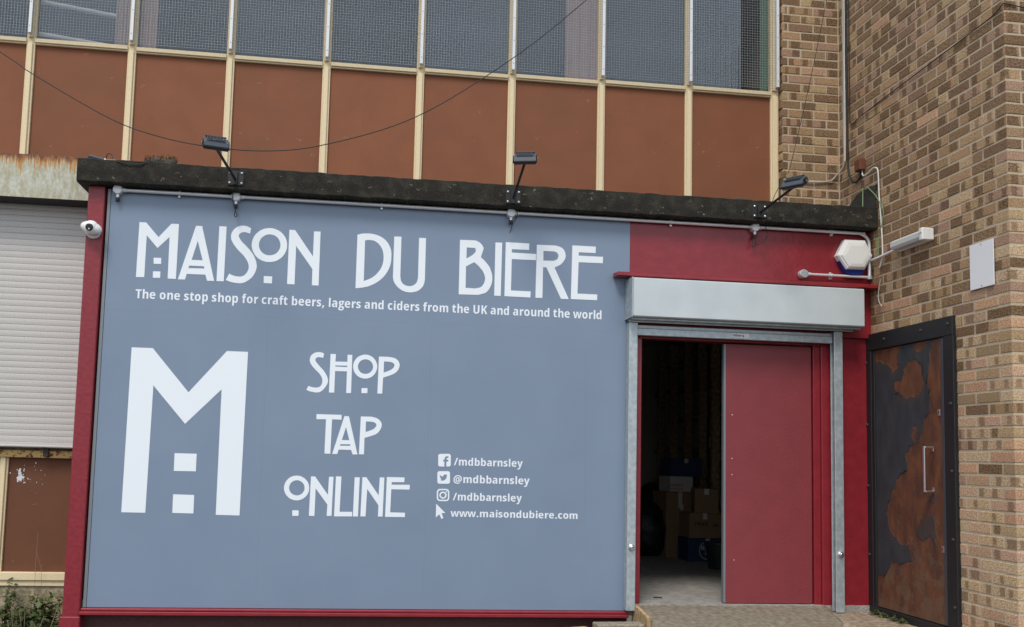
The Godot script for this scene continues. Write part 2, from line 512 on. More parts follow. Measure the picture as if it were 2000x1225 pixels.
const ROW0 := 0.03
func build_brick_wall():
	brick_picture()
	for v in BV:
		bricks.append(brick_mesh(v, 0.215)); heads.append(brick_mesh(v, 0.1025))
	var w := thing("brick_wall", "tan and brown brick wall end with the rusty steel door in it", "wall", Vector3(4.0, -0.3, 1.514))
	var list := []
	var zc := 1.514
	for n in range(-5, 70):
		var y := ROW0 + n * 0.075 + 0.0375
		var z := zc
		var even := n % 2 == 0
		if even: z = zc
		else:
			# the front's stretcher shows its end here
			lay(list, Vector3(4.1075, y, zc), 0.0, 0.215)
			z = zc - 0.1125
		var x := 4.1125 if even else 4.225
		while x < 6.4:
			lay(list, Vector3(x + 0.1075, y, zc), 0.0, 0.215)
			x += 0.225
		while z > -0.46:
			var z0 := maxf(z - 0.215, -0.442)
			var spans := [[z0, z]]
			if y < 2.2 and y > 0.1:   # the door opening
				spans = []
				if z > 1.0: spans.append([maxf(z0, 0.985), z])
				if z0 < -0.06: spans.append([z0, minf(z, -0.07)])
			for sp in spans:
				if sp[1] - sp[0] > 0.03: lay(list, Vector3(4.0, y, (sp[0] + sp[1]) * 0.5), -PI / 2, sp[1] - sp[0])
			z -= 0.225
	for e in list: e.t.origin -= w.position
	var s := begin()
	var o := -w.position
	add_box(s, Vector3(4.003, -0.35, 0.985) + o, Vector3(6.5, 5.6, 1.511) + o)
	add_box(s, Vector3(4.0034, 2.2, -0.46) + o, Vector3(4.3, 5.6, 0.985) + o)
	add_box(s, Vector3(4.0034, -0.35, -0.46) + o, Vector3(4.3, 2.2, -0.07) + o)
	add_box(s, Vector3(4.0034, -0.35, -0.07) + o, Vector3(4.3, 0.09, 0.985) + o)
	put(s, "mortar", M.mortar, w)
	set_bricks_at(list, w)

	var p := thing("brick_pier", "narrow brown brick pier between the last window and the wall", "pier", Vector3(3.74, 3.1, -0.43))
	list = []
	for n in range(41, 72):
		var y := ROW0 + n * 0.075 + 0.0375
		var x := 3.99
		var first := true
		while x > 3.5:
			var l := 0.1025 if first and n % 2 == 1 else 0.215
			first = false
			var x0 := maxf(x - l, 3.488 + rng.randf_range(-0.006, 0.006))
			if x - x0 > 0.03: lay(list, Vector3((x + x0) * 0.5, y, -0.43), 0.0, x - x0)
			x -= l + 0.01
	for e in list: e.t.origin -= p.position
	s = begin()
	add_box(s, Vector3(3.497, 3.1, -0.7) - p.position, Vector3(4.002, 5.5, -0.4335) - p.position)
	put(s, "mortar", M.mortar, p)
	set_bricks_at(list, p)

func set_bricks_at(list: Array, parent: Node3D):
	list.sort_custom(func(a, b): return a.size > b.size)
	var rest := begin()
	var left := 0
	var n := 0
	for e in list:
		if n < 298 and in_view(e.t.origin + parent.position):
			var o := MeshInstance3D.new()
			o.mesh = e.mesh; o.transform = e.t
			hang(o, "brick", parent)
			n += 1
		elif in_view(e.t.origin + parent.position) or e.size > 0.0:
			rest.append_from(e.mesh, 0, e.t)
			left += 1
	if left:
		var r := put(rest, "brickwork", brick_mat, parent)
		r.set_meta("kind", "stuff")

# ------------------------------------------------------------------ the window facade behind
func build_facade():
	var f := thing("window_facade", "upper storey facade of brown panels and mesh-covered windows in cream frames", "facade", Vector3(0, -0.3, -0.6))
	var o := -f.position
	var panels := []
	for q in [0.985, 0.955, 1.0, 0.97, 0.94]:      # each board has faded a little differently
		var pm: StandardMaterial3D = M.panel.duplicate()
		pm.albedo_color = Color(q, q * 0.995, q * 0.99)
		pm.uv1_offset = Vector3(q * 37.0, q * 11.0, 0)
		panels.append(pm)
	var rails := [4.236, 4.229, 4.226, 4.230, 4.240, 4.249, 4.259, 4.266, 4.284]   # the frames are not quite level
	var left := -1.812
	var pitch := 0.7468
	box("core_wall", Vector3(-5.6, 3.0, -0.62) + o, Vector3(3.5, 4.2, -0.53) + o, M.room, f)
	for k in range(-5, 8):
		var x0 := left + pitch * k           # mullion's left edge
		var ry: float = rails[clampi(k, 0, 8)]
		var wd := 0.062 if k < 7 else 0.07
		var s := begin()
		# a rebated timber: two steps, so that it shows its moulding
		add_box(s, Vector3(x0, 3.1, -0.53) + o, Vector3(x0 + wd, 5.6, -0.484) + o, 0.002)
		add_box(s, Vector3(x0 + 0.012, 3.1, -0.484) + o, Vector3(x0 + wd - 0.014, ry + 0.005, -0.468) + o, 0.003)
		add_box(s, Vector3(x0 + 0.012, ry + 0.052, -0.484) + o, Vector3(x0 + wd - 0.014, 5.6, -0.468) + o, 0.003)
		put(s, "mullion", M.cream, f)
		if k == 7: break
		var a := x0 + wd
		var b := left + pitch * (k + 1)
		var r2: float = rails[clampi(k + 1, 0, 8)]
		var pn := box("brown_panel", Vector3(a, 3.1, -0.53) + o, Vector3(b, r2 - 0.002, -0.503) + o, panels[(k + 10) % 5], f)
		s = begin()
		add_box(s, Vector3(a, r2, -0.53) + o, Vector3(b, r2 + 0.047, -0.481) + o, 0.003)
		add_box(s, Vector3(a, r2 + 0.012, -0.481) + o, Vector3(b, r2 + 0.044, -0.469) + o, 0.003)
		put(s, "rail", M.cream, f)
		build_window(f, o, k, a, b, r2 + 0.047)
	# the white angles that hold the wire mesh stand in front of the mullions
	for k in range(-5, 8):
		var xc := left + pitch * k + 0.031
		var y0: float = rails[clampi(k, 0, 8)] + 0.072
		if k == 7: xc += 0.012
		var st := begin()
		add_box(st, Vector3(xc - 0.0115, y0, -0.438) + o, Vector3(xc + 0.0115, 5.6, -0.433) + o, 0.001)
		add_box(st, Vector3(xc - 0.0115, y0 + 0.001, -0.468) + o, Vector3(xc - 0.0075, 5.6, -0.4385) + o)
		var strip := put(st, "mesh_angle", M.white_metal, f)
		for j in 5: box("screw", Vector3(xc - 0.003, y0 + 0.05 + j * 0.19, -0.433) + o, Vector3(xc + 0.003, y0 + 0.056 + j * 0.19, -0.431) + o, M.trim, strip)
	# the lower part of the same facade, left of the shop
	var s2 := begin()
	add_box(s2, Vector3(-2.545, 0.258, -0.53) + o, Vector3(-2.483, 1.09, -0.484) + o, 0.002)
	add_box(s2, Vector3(-2.533, 0.258, -0.484) + o, Vector3(-2.497, 1.09, -0.468) + o, 0.003)
	put(s2, "mullion", M.cream, f)
	var lp := box("brown_panel", Vector3(-2.483, 0.258, -0.53) + o, Vector3(-1.75, 1.09, -0.503) + o, M.panel_shaded, f)
	lp.set_meta("label", "brown panel with a splash of white paint")
	var spl := begin()
	rng.seed = 77
	for j in 70:
		var rr := absf(rng.randfn()) * 0.007
		var far := rng.randf() < 0.35
		var c := Vector3(-2.395 + rng.randfn() * (0.06 if far else 0.014) + (0.06 if far else 0.0), 0.955 + rng.randfn() * (0.05 if far else 0.024), -0.502)
		var pts := []
		rr = clampf(rr, 0.002, 0.014) * (0.5 if far else 1.0)
		for q in 7: pts.append(c + Vector3(cos(q * TAU / 7), sin(q * TAU / 7) * 1.2, 0) * rr * rng.randf_range(0.5, 1.2) + Vector3(0, 0, j * 0.00002))
		for q in range(1, 6): tri(spl, pts[0] + o, pts[q] + o, pts[q + 1] + o, Vector3.BACK)
	put(spl, "paint_splash", M.white_metal, lp).set_meta("kind", "stuff")
	box("red_panel", Vector3(-3.23, 0.258, -0.53) + o, Vector3(-2.545, 1.09, -0.503) + o, M.maroon, f)
	for k in 3:
		var xm := -3.292 - 0.7468 * k
		box("mullion", Vector3(xm, 0.258, -0.53) + o, Vector3(xm + 0.062, 1.09, -0.47) + o, M.cream, f, 0.002)
		box("brown_panel", Vector3(xm - 0.6848, 0.258, -0.53) + o, Vector3(xm, 1.09, -0.503) + o, M.panel_shaded, f)
	box("rusty_rail", Vector3(-5.6, 1.09, -0.56) + o, Vector3(-1.75, 1.143, -0.455) + o, M.rust_cream, f, 0.003)
	box("sill", Vector3(-5.6, 0.2, -0.56) + o, Vector3(-1.75, 0.258, -0.46) + o, M.cream, f, 0.004)
	box("sill", Vector3(-5.6, 0.158, -0.56) + o, Vector3(-1.75, 0.2, -0.475) + o, M.cream, f, 0.003)
	box("plinth", Vector3(-5.6, -0.35, -0.56) + o, Vector3(-1.75, 0.158, -0.49) + o, M.render, f)
	box("core_wall", Vector3(-5.6, 0.2, -0.62) + o, Vector3(-1.75, 3.0, -0.53) + o, M.render, f)
	# the room behind the windows
	var s3 := begin()
	add_box(s3, Vector3(-5.6, 3.0, -7.6) + o, Vector3(3.6, 5.8, -7.5) + o)
	add_box(s3, Vector3(-5.6, 5.7, -7.5) + o, Vector3(3.6, 5.8, -0.53) + o)
	add_box(s3, Vector3(-5.7, 3.0, -7.5) + o, Vector3(-5.6, 5.8, -0.53) + o)
	add_box(s3, Vector3(3.5, 3.0, -7.5) + o, Vector3(3.6, 5.8, -0.62) + o)
	add_box(s3, Vector3(-5.6, 3.4, -7.5) + o, Vector3(3.5, 3.5, -0.62) + o)
	put(s3, "room_shell", M.room_dimmed, f)
	box("head_beam", Vector3(-5.6, 5.6, -0.56) + o, Vector3(3.5, 5.9, -0.44) + o, M.cream, f)

func build_window(f: Node3D, o: Vector3, k: int, a: float, b: float, y0: float):
	var w := Node3D.new()
	hang(w, "window", f)
	var xr := b
	if k == 6: xr = a + (b - a) * 0.62        # the last pane is slid aside
	# wired rolled glass: the pane is ribbed
	var s := begin()
	var n := 46
	for j in n:
		var xa := lerpf(a, xr, float(j) / n)
		var xb := lerpf(a, xr, float(j + 1) / n)
		var za := -0.512 + 0.00012 * sin(j * 1.9 + k)
		var zb := -0.512 + 0.00012 * sin((j + 1) * 1.9 + k)
		var nn := Vector3(-(zb - za), 0, xb - xa).normalized()
		quad(s, Vector3(xa, y0, za) + o, Vector3(xb, y0, zb) + o, Vector3(xb, 5.6, zb) + o, Vector3(xa, 5.6, za) + o, nn)
	var gm: StandardMaterial3D = M.glass.duplicate()
	gm.albedo_color.a = [0.3, 0.34, 0.27, 0.32, 0.26, 0.35, 0.29, 0.33, 0.38][clampi(k + 2, 0, 8)]
	put(s, "glass_pane", gm, w)
	if k == 6: box("sash_edge", Vector3(xr, y0, -0.52) + o, Vector3(xr + 0.006, 5.6, -0.505) + o, M.trim, w)
	# the wire mesh screen on the street side
	s = begin()
	var x := a - 0.028
	var c := 0.0008
	while x < b + 0.03:
		add_box(s, Vector3(x - c, y0 + 0.006, -0.442) + o, Vector3(x + c, 5.6, -0.440) + o)
		x += 0.0222
	var y := y0 + 0.012
	while y < 5.6:
		add_box(s, Vector3(a - 0.03, y - c, -0.4445) + o, Vector3(b + 0.03, y + c, -0.4425) + o)
		y += 0.0222
	var m := put(s, "wire_mesh", M.wire, w)
	m.set_meta("kind", "stuff")

func build_behind_windows():
	for e in [[-1.93, -1.818, M.pink, "pink curtain edge behind the glass of the second window"], [-1.745, -1.615, M.pink, "pink curtain edge behind the glass beside the third window frame"], [1.66, 1.93, M.pink, "wide pink curtain behind the glass above the middle floodlight"], [3.352, 3.412, M.green, "dark green curtain edge in the opened last window"]]:
		var s := begin()
		var n := 10
		for j in n:
			var xa := lerpf(e[0], e[1], float(j) / n)
			var xb := lerpf(e[0], e[1], float(j + 1) / n)
			var za := -0.545 + 0.006 * sin(j * 2.1)
			var zb := -0.545 + 0.006 * sin((j + 1) * 2.1)
			quad(s, Vector3(xa, 4.27, za), Vector3(xb, 4.27, zb), Vector3(xb, 5.6, zb), Vector3(xa, 5.6, za), Vector3(za - zb, 0, xb - xa).normalized())
			quad(s, Vector3(xa, 4.27, za - 0.004), Vector3(xb, 4.27, zb - 0.004), Vector3(xb, 5.6, zb - 0.004), Vector3(xa, 5.6, za - 0.004), Vector3(zb - za, 0, xa - xb).normalized())
		tag(put(s, "curtain", e[2]), e[3], "curtain", "curtains behind the upper windows")
	for e in [[-2.50, 4.62, -1.93, 4.55], [-2.50, 4.36, -1.93, 4.30]]:  # tubes added behind the glass, standing in for pale reflections
		var s := begin()
		add_tube(s, [Vector3(e[0], e[1], -0.57), Vector3(e[2], e[3], -0.57)], 0.019, 8)
		tag(put(s, "white_tube", M.white_strip), "upper white tube added behind the wired glass" if e[1] > 4.5 else "lower white tube added behind the wired glass", "pipe", "white tubes added behind the wired glass")

# ------------------------------------------------------------------ roller shutter of the neighbouring unit
func build_left_shutter():
	var t := thing("roller_shutter", "closed pale grey roller shutter under a rust-streaked steel housing", "shutter", Vector3(-2.4, 1.143, -0.42))
	var o := -t.position
	var proto: ArrayMesh = null
	var y := 1.205
	rng.seed = 5
	while y < 2.96:
		if proto == null:
			var s := begin()
			# a curved slat: an arc of five strips
			var prev := Vector2(0.0, 0.0)
			for j in range(1, 7):
				var q := Vector2(0.0437 * j / 6.0, 0.0014 * sin(PI * j / 6.0))
				quad(s, Vector3(-3.1, prev.x, prev.y), Vector3(0.6, prev.x, prev.y), Vector3(0.6, q.x, q.y), Vector3(-3.1, q.x, q.y), Vector3(0, prev.y - q.y, q.x - prev.x).normalized())
				prev = q
			quad(s, Vector3(-3.1, 0.0437, 0), Vector3(0.6, 0.0437, 0), Vector3(0.6, 0.0437, -0.012), Vector3(-3.1, 0.0437, -0.012), Vector3.UP)
			quad(s, Vector3(-3.1, 0.0437, -0.012), Vector3(0.6, 0.0437, -0.012), Vector3(0.6, 0.0465, -0.012), Vector3(-3.1, 0.0465, -0.012), Vector3.BACK)
			quad(s, Vector3(-3.1, 0, 0), Vector3(0.6, 0, 0), Vector3(0.6, 0, -0.008), Vector3(-3.1, 0, -0.008), Vector3.DOWN)
			proto = s.commit()
			proto.surface_set_material(0, M.slat)
		var m := MeshInstance3D.new()
		m.mesh = proto
		m.position = Vector3(0, y + o.y, rng.randf_range(-0.0008, 0.0008))
		hang(m, "slat", t)
		y += 0.0455
	var s := begin()
	add_box(s, Vector3(-5.6, 1.163, -0.425) + o, Vector3(-1.8, 1.203, -0.403) + o, 0.003)
	add_box(s, Vector3(-5.6, 1.168, -0.403) + o, Vector3(-1.8, 1.182, -0.388) + o, 0.003)
	put(s, "bottom_bar", M.slat, t)
	s = begin()
	add_box(s, Vector3(-2.228, 1.10, -0.45) + o, Vector3(-2.19, 1.168, -0.428) + o, 0.003)
	add_box(s, Vector3(-2.225, 1.165, -0.44) + o, Vector3(-2.193, 1.18, -0.395) + o, 0.003)
	put(s, "hasp", M.dark, t)
	# housing
	s = begin()
	add_box(s, Vector3(-5.6, 2.972, -0.46) + o, Vector3(-1.7, 3.29, -0.215) + o, 0.006)
	var h := put(s, "housing", M.lead, t)
	s = begin()
	quad(s, Vector3(-5.6, 2.972, -0.212) + o, Vector3(-1.7, 2.972, -0.212) + o, Vector3(-1.7, 3.292, -0.212) + o, Vector3(-5.6, 3.292, -0.212) + o, Vector3.BACK, Vector2(-2, 1), Vector2(1, 1), Vector2(1, 0), Vector2(-2, 0))
	quad(s, Vector3(-5.6, 3.292, -0.46) + o, Vector3(-1.7, 3.292, -0.46) + o, Vector3(-1.7, 3.292, -0.212) + o, Vector3(-5.6, 3.292, -0.212) + o, Vector3.UP, Vector2(-2, 0), Vector2(1, 0), Vector2(1, 0.02), Vector2(-2, 0.02))
	quad(s, Vector3(-5.6, 2.972, -0.215) + o, Vector3(-1.7, 2.972, -0.215) + o, Vector3(-1.7, 2.972, -0.212) + o, Vector3(-5.6, 2.972, -0.212) + o, Vector3.DOWN, Vector2(-2, 1), Vector2(1, 1), Vector2(1, 0.99), Vector2(-2, 0.99))
	put(s, "cover_sheet", streaked_sheet(), h)

func streaked_sheet():
	# weathered galvanised sheet; rust has run down from the top edge
	var w := 512
	var hh := 128
	var img := Image.create(w, hh, false, Image.FORMAT_RGB8)
	var f := FastNoiseLite.new()
	f.seed = 51; f.frequency = 0.03; f.fractal_octaves = 4
	var g := FastNoiseLite.new()
	g.seed = 52; g.frequency = 0.12; g.fractal_octaves = 3
	for x in w:
		var run := 0.10 + 0.5 * absf(g.get_noise_2d(x * 0.9, 3)) + 0.34 * maxf(0.0, g.get_noise_2d(x * 0.25, 90)) + 0.12 * smoothstep(300, 420, x)
		for y in hh:
			var v := float(y) / hh
			var c := Color8(186, 186, 172).lerp(Color8(168, 164, 142), clampf(0.5 + f.get_noise_2d(x * 1.6, y * 0.5) * 1.6, 0, 1))
			c = c * (1.0 + 0.1 * g.get_noise_2d(x, y * 0.6))
			var r := clampf((run - v) / 0.12 + g.get_noise_2d(x, y * 0.25) * 0.8, 0.0, 1.0)
			var rc := Color8(176, 118, 50).lerp(Color8(92, 42, 26), clampf(1.0 - v / 0.16 + f.get_noise_2d(x * 2.0, y) * 0.8, 0, 1))
			c = c.lerp(rc, r * 0.85)
			img.set_pixel(x, y, c)
	var m := StandardMaterial3D.new()
	m.albedo_texture = ImageTexture.create_from_image(img)
	m.roughness = 0.7; m.metallic = 0.1
	return m

# ------------------------------------------------------------------ the shop
func slab_mesh(o: Vector3) -> ArrayMesh:
	# the concrete roof slab: worn arrises along the edge
	var s := begin()
	var e := FastNoiseLite.new()
	e.seed = 61; e.frequency = 2.2; e.fractal_octaves = 4
	var x0 := -1.955
	var x1 := 4.0
	var n := 220
	var prof = func(x: float, u: float) -> Array:
		var a := e.get_noise_2d(x * 3.0, 0.0) * 0.007
		var b := e.get_noise_2d(x * 3.0, 50.0) * 0.006
		var c := e.get_noise_2d(x * 5.0, 90.0) * 0.003
		return [[Vector3(x, 3.193, -0.43), Vector2(u, 0.0)], [Vector3(x, 3.196 + a, 0.09), Vector2(u, 0.0)], [Vector3(x, 3.188 + a, 0.108 + c), Vector2(u, 0.05)], [Vector3(x, 3.11, 0.112 + c), Vector2(u, 0.5)], [Vector3(x, 3.033 + b, 0.109 - c), Vector2(u, 0.95)], [Vector3(x, 3.022 + b, 0.095), Vector2(u, 1.0)], [Vector3(x, 3.022, -0.43), Vector2(u, 1.0)]]
	for i in n:
		var xa := lerpf(x0, x1, float(i) / n)
		var xb := lerpf(x0, x1, float(i + 1) / n)
		var pa = prof.call(xa, float(i) / n)
		var pb = prof.call(xb, float(i + 1) / n)
		for j in 6:
			var d: Vector3 = pa[j + 1][0] - pa[j][0]
			quad(s, pa[j][0] + o, pb[j][0] + o, pb[j + 1][0] + o, pa[j + 1][0] + o, Vector3.RIGHT.cross(d).normalized() * -1.0, pa[j][1], pb[j][1], pb[j + 1][1], pa[j + 1][1])
	var pl = prof.call(x0, 0.0)
	for j in range(1, 6): tri(s, pl[0][0] + o, pl[j][0] + o, pl[j + 1][0] + o, Vector3.LEFT, pl[0][1], pl[j][1], pl[j + 1][1])
	var m := s.commit()
	var w := 1536
	var hh := 48
	var img := Image.create(w, hh, false, Image.FORMAT_RGB8)
	var f := FastNoiseLite.new()
	f.seed = 62; f.frequency = 0.03; f.fractal_octaves = 5
	var g := FastNoiseLite.new()
	g.seed = 63; g.frequency = 0.25; g.fractal_octaves = 2
	for y in hh:
		for x in w:
			var c := Color8(42, 39, 32).lerp(Color8(76, 72, 58), clampf(0.32 + f.get_noise_2d(x, y) * 1.1 + g.get_noise_2d(x, y) * 0.4, 0, 1))
			if g.get_noise_2d(x * 1.3 + 500, y * 1.3) > 0.44: c = c.lerp(Color8(120, 116, 98), 0.6)
			img.set_pixel(x, y, c)
	var r := RandomNumberGenerator.new()
	r.seed = 64
	for k in 70:    # lichen and scuffs
		var p := Vector2i(r.randi() % w, r.randi_range(8, hh - 6))
		var cc := Color8(150, 150, 132).lerp(Color8(196, 196, 182), r.randf())
		for j in r.randi_range(1, 5): img.fill_rect(Rect2i(p + Vector2i(r.randi_range(-3, 3), r.randi_range(-2, 2)), Vector2i(r.randi_range(1, 3), 1)), cc)
	var mm := StandardMaterial3D.new()
	mm.albedo_texture = ImageTexture.create_from_image(img)
	mm.roughness = 0.95; mm.albedo_color = Color(0.72, 0.72, 0.72)
	mm.normal_enabled = true
	mm.normal_texture = bump_tex(65, 0.05, 6.0, 1024)
	m.surface_set_material(0, mm)
	return m

func build_shop():
	var t := thing("shop_building", "flat-roofed shop front with dark red woodwork and a mossy concrete roof edge", "shop", Vector3(1.0, -0.3, -0.3))
	var o := -t.position
	var roof := MeshInstance3D.new()
	roof.mesh = slab_mesh(o)
	hang(roof, "concrete_roof", t)
	roof.set_meta("label", "dark mossy concrete roof edge")
	# the corner post: painted steel, lumpy with old paint
	var s := begin()
	add_box(s, Vector3(-1.892, -0.35, -0.40) + o, Vector3(-1.778, 3.021, 0.03) + o, 0.006)
	put(s, "corner_post", M.red_rough, t)
	box("post_foot", Vector3(-1.905, -0.35, -0.2) + o, Vector3(-1.77, 0.03, 0.045) + o, M.red_rough, t, 0.006)
	# sill under the sign
	s = begin()
	add_box(s, Vector3(-1.778, 0.042, -0.04) + o, Vector3(2.064, 0.066, 0.05) + o, 0.004)
	add_box(s, Vector3(-1.774, 0.066, -0.04) + o, Vector3(2.062, 0.086, 0.034) + o, 0.006)
	put(s, "sill", M.red, t)
	box("plinth", Vector3(-1.77, -0.35, -0.12) + o, Vector3(2.08, 0.042, -0.05) + o, M.maroon, t)
	# strip beside the sign, fascia board, ledge
	box("side_strip", Vector3(2.052, 0.0865, -0.06) + o, Vector3(2.062, 2.56, 0.012) + o, M.red, t, 0.002)
	box("fascia_board", Vector3(2.058, 2.18, -0.06) + o, Vector3(4.0, 3.021, 0.0) + o, M.red, t, 0.002)
	s = begin()
	add_box(s, Vector3(1.928, 2.553, 0.0005) + o, Vector3(4.0, 2.584, 0.115) + o, 0.005)
	add_box(s, Vector3(1.932, 2.584, 0.0005) + o, Vector3(4.0, 2.592, 0.03) + o, 0.003)
	put(s, "ledge", M.red, t)
	box("side_panel", Vector3(3.735, 0.02, -0.1) + o, Vector3(3.975, 2.18, -0.03) + o, M.red, t, 0.002)
	# door lining
	box("door_head", Vector3(2.06, 2.11, -0.12) + o, Vector3(3.75, 2.18, -0.02) + o, M.red, t, 0.003)
	box("left_jamb", Vector3(2.112, 0.13, -0.12) + o, Vector3(2.168, 2.11, -0.022) + o, M.red, t, 0.004)
	box("right_jamb", Vector3(3.60, 0.13, -0.12) + o, Vector3(3.735, 2.11, -0.022) + o, M.red, t, 0.004)
	box("door_stop", Vector3(3.545, 0.13, -0.11) + o, Vector3(3.60, 2.11, -0.045) + o, M.red, t, 0.003)
	# walls and ceiling of the room, with thickness
	s = begin()
	add_box(s, Vector3(-1.77, 0.10, -0.12) + o, Vector3(2.11, 2.18, -0.061) + o)
	add_box(s, Vector3(-1.77, 2.185, -0.12) + o, Vector3(4.0, 3.021, -0.061) + o)
	put(s, "front_wall", M.room, t)
	box("left_wall", Vector3(-1.9, 0.1, -6.3) + o, Vector3(-1.76, 3.02, -0.55) + o, M.room, t)
	box("right_wall", Vector3(4.75, 0.1, -6.3) + o, Vector3(4.9, 3.02, -0.47) + o, M.room, t)
	box("right_return", Vector3(3.98, 0.1, -0.6) + o, Vector3(4.75, 3.02, -0.47) + o, M.room, t)
	box("back_wall", Vector3(-1.9, 0.1, -6.45) + o, Vector3(4.9, 3.02, -6.3) + o, M.room, t)
	box("ceiling", Vector3(-1.9, 2.86, -6.3) + o, Vector3(4.75, 3.0, -0.62) + o, M.room, t)
	# lead flashing where the roof meets the brick wall
	s = begin()
	var e := FastNoiseLite.new()
	e.seed = 8; e.frequency = 3.0
	for i in 16:
		var za := lerpf(-0.43, 0.118, i / 16.0)
		var zb := lerpf(-0.43, 0.118, (i + 1) / 16.0)
		var ya := 3.245 + 0.13 * smoothstep(-0.43, -0.1, za) + e.get_noise_1d(i) * 0.01
		var yb := 3.245 + 0.13 * smoothstep(-0.43, -0.1, zb) + e.get_noise_1d(i + 1) * 0.01
		var xa := 3.984 + e.get_noise_1d(i + 40) * 0.006
		quad(s, Vector3(3.975, 3.185, za) + o, Vector3(3.975, 3.185, zb) + o, Vector3(xa, yb, zb) + o, Vector3(xa, ya, za) + o, Vector3.LEFT)
		quad(s, Vector3(4.0, ya, za) + o, Vector3(4.0, yb, zb) + o, Vector3(xa, yb, zb) + o, Vector3(xa, ya, za) + o, Vector3.UP)
	put(s, "lead_flashing", M.lead, t)

func build_sign():
	var t := thing("shop_sign", "large slate blue sign board with white lettering across the shop front", "sign", Vector3(0, 0.087, -0.02))
	var o := -t.position
	box("backing_board", Vector3(-1.745, 0.087, -0.035) + o, Vector3(2.05, 3.012, -0.006) + o, M.sign, t)
	var g := 0.0003
	for e in [[-1.742, 0.535, 2.146, 3.010], [0.535, 2.0575, 2.146, 3.010], [-1.742, -0.61, 0.089, 2.146], [-0.61, 0.566, 0.089, 2.146], [0.566, 1.738, 0.089, 2.146], [1.738, 2.0515, 0.089, 2.146]]:
		box("panel", Vector3(e[0] + g, e[2] + g * 0.7, -0.0055) + o, Vector3(e[1], e[3], 0.0) + o, M.sign, t)
	# the aluminium trim on the left edge
	var s := begin()
	add_box(s, Vector3(-1.766, 0.088, -0.04) + o, Vector3(-1.7445, 3.01, 0.004) + o, 0.001)
	put(s, "edge_trim", M.trim, t)
	for l in LETTERS:
		var loops := []
		for k in l[1]:
			var q := PackedVector2Array()
			for i in range(0, k.size(), 2): q.append(Vector2(k[i] + o.x, k[i + 1] + o.y))
			loops.append(q)
		var st := begin()
		extrude(st, loops, 0.0002 + o.z, 0.0016 + o.z)
		put(st, l[0], M.vinyl, t)
	for l in [["tagline", "The one stop shop for craft beers, lagers and ciders from the UK and around the world", -1.538, 1.843, 2.213, 2.303], ["handle_text", "/mdbbarnsley", 0.758, 1.266, 1.098, 1.175], ["handle_text", "@mdbbarnsley", 0.759, 1.320, 0.972, 1.050], ["handle_text", "/mdbbarnsley", 0.757, 1.265, 0.846, 0.922], ["web_address", "www.maisondubiere.com", 0.744, 1.683, 0.746, 0.802]]:
		text(l[0], l[1], l[2] + o.x, l[3] + o.x, l[4] + o.y, l[5] + o.y, 0.0009 + o.z, M.vinyl, t)

func build_shop_door():
	var t := thing("shop_door", "closed dark red door leaf beside the open doorway", "door", Vector3(3.19, 0.135, -0.08))
	var o := -t.position
	box("leaf", Vector3(2.846, 0.14, -0.10) + o, Vector3(3.535, 2.10, -0.058) + o, M.red_door, t, 0.002)
	box("edge_strip", Vector3(2.828, 0.142, -0.098) + o, Vector3(2.8455, 2.098, -0.06) + o, M.trim, t, 0.001)
	for e in [[2.895, 1.555], [2.893, 1.222], [2.893, 1.10], [2.91, 0.46]]:
		box("screw_head", Vector3(e[0] - 0.004, e[1] - 0.004, -0.058) + o, Vector3(e[0] + 0.004, e[1] + 0.004, -0.0565) + o, M.bolt, t, 0.001)

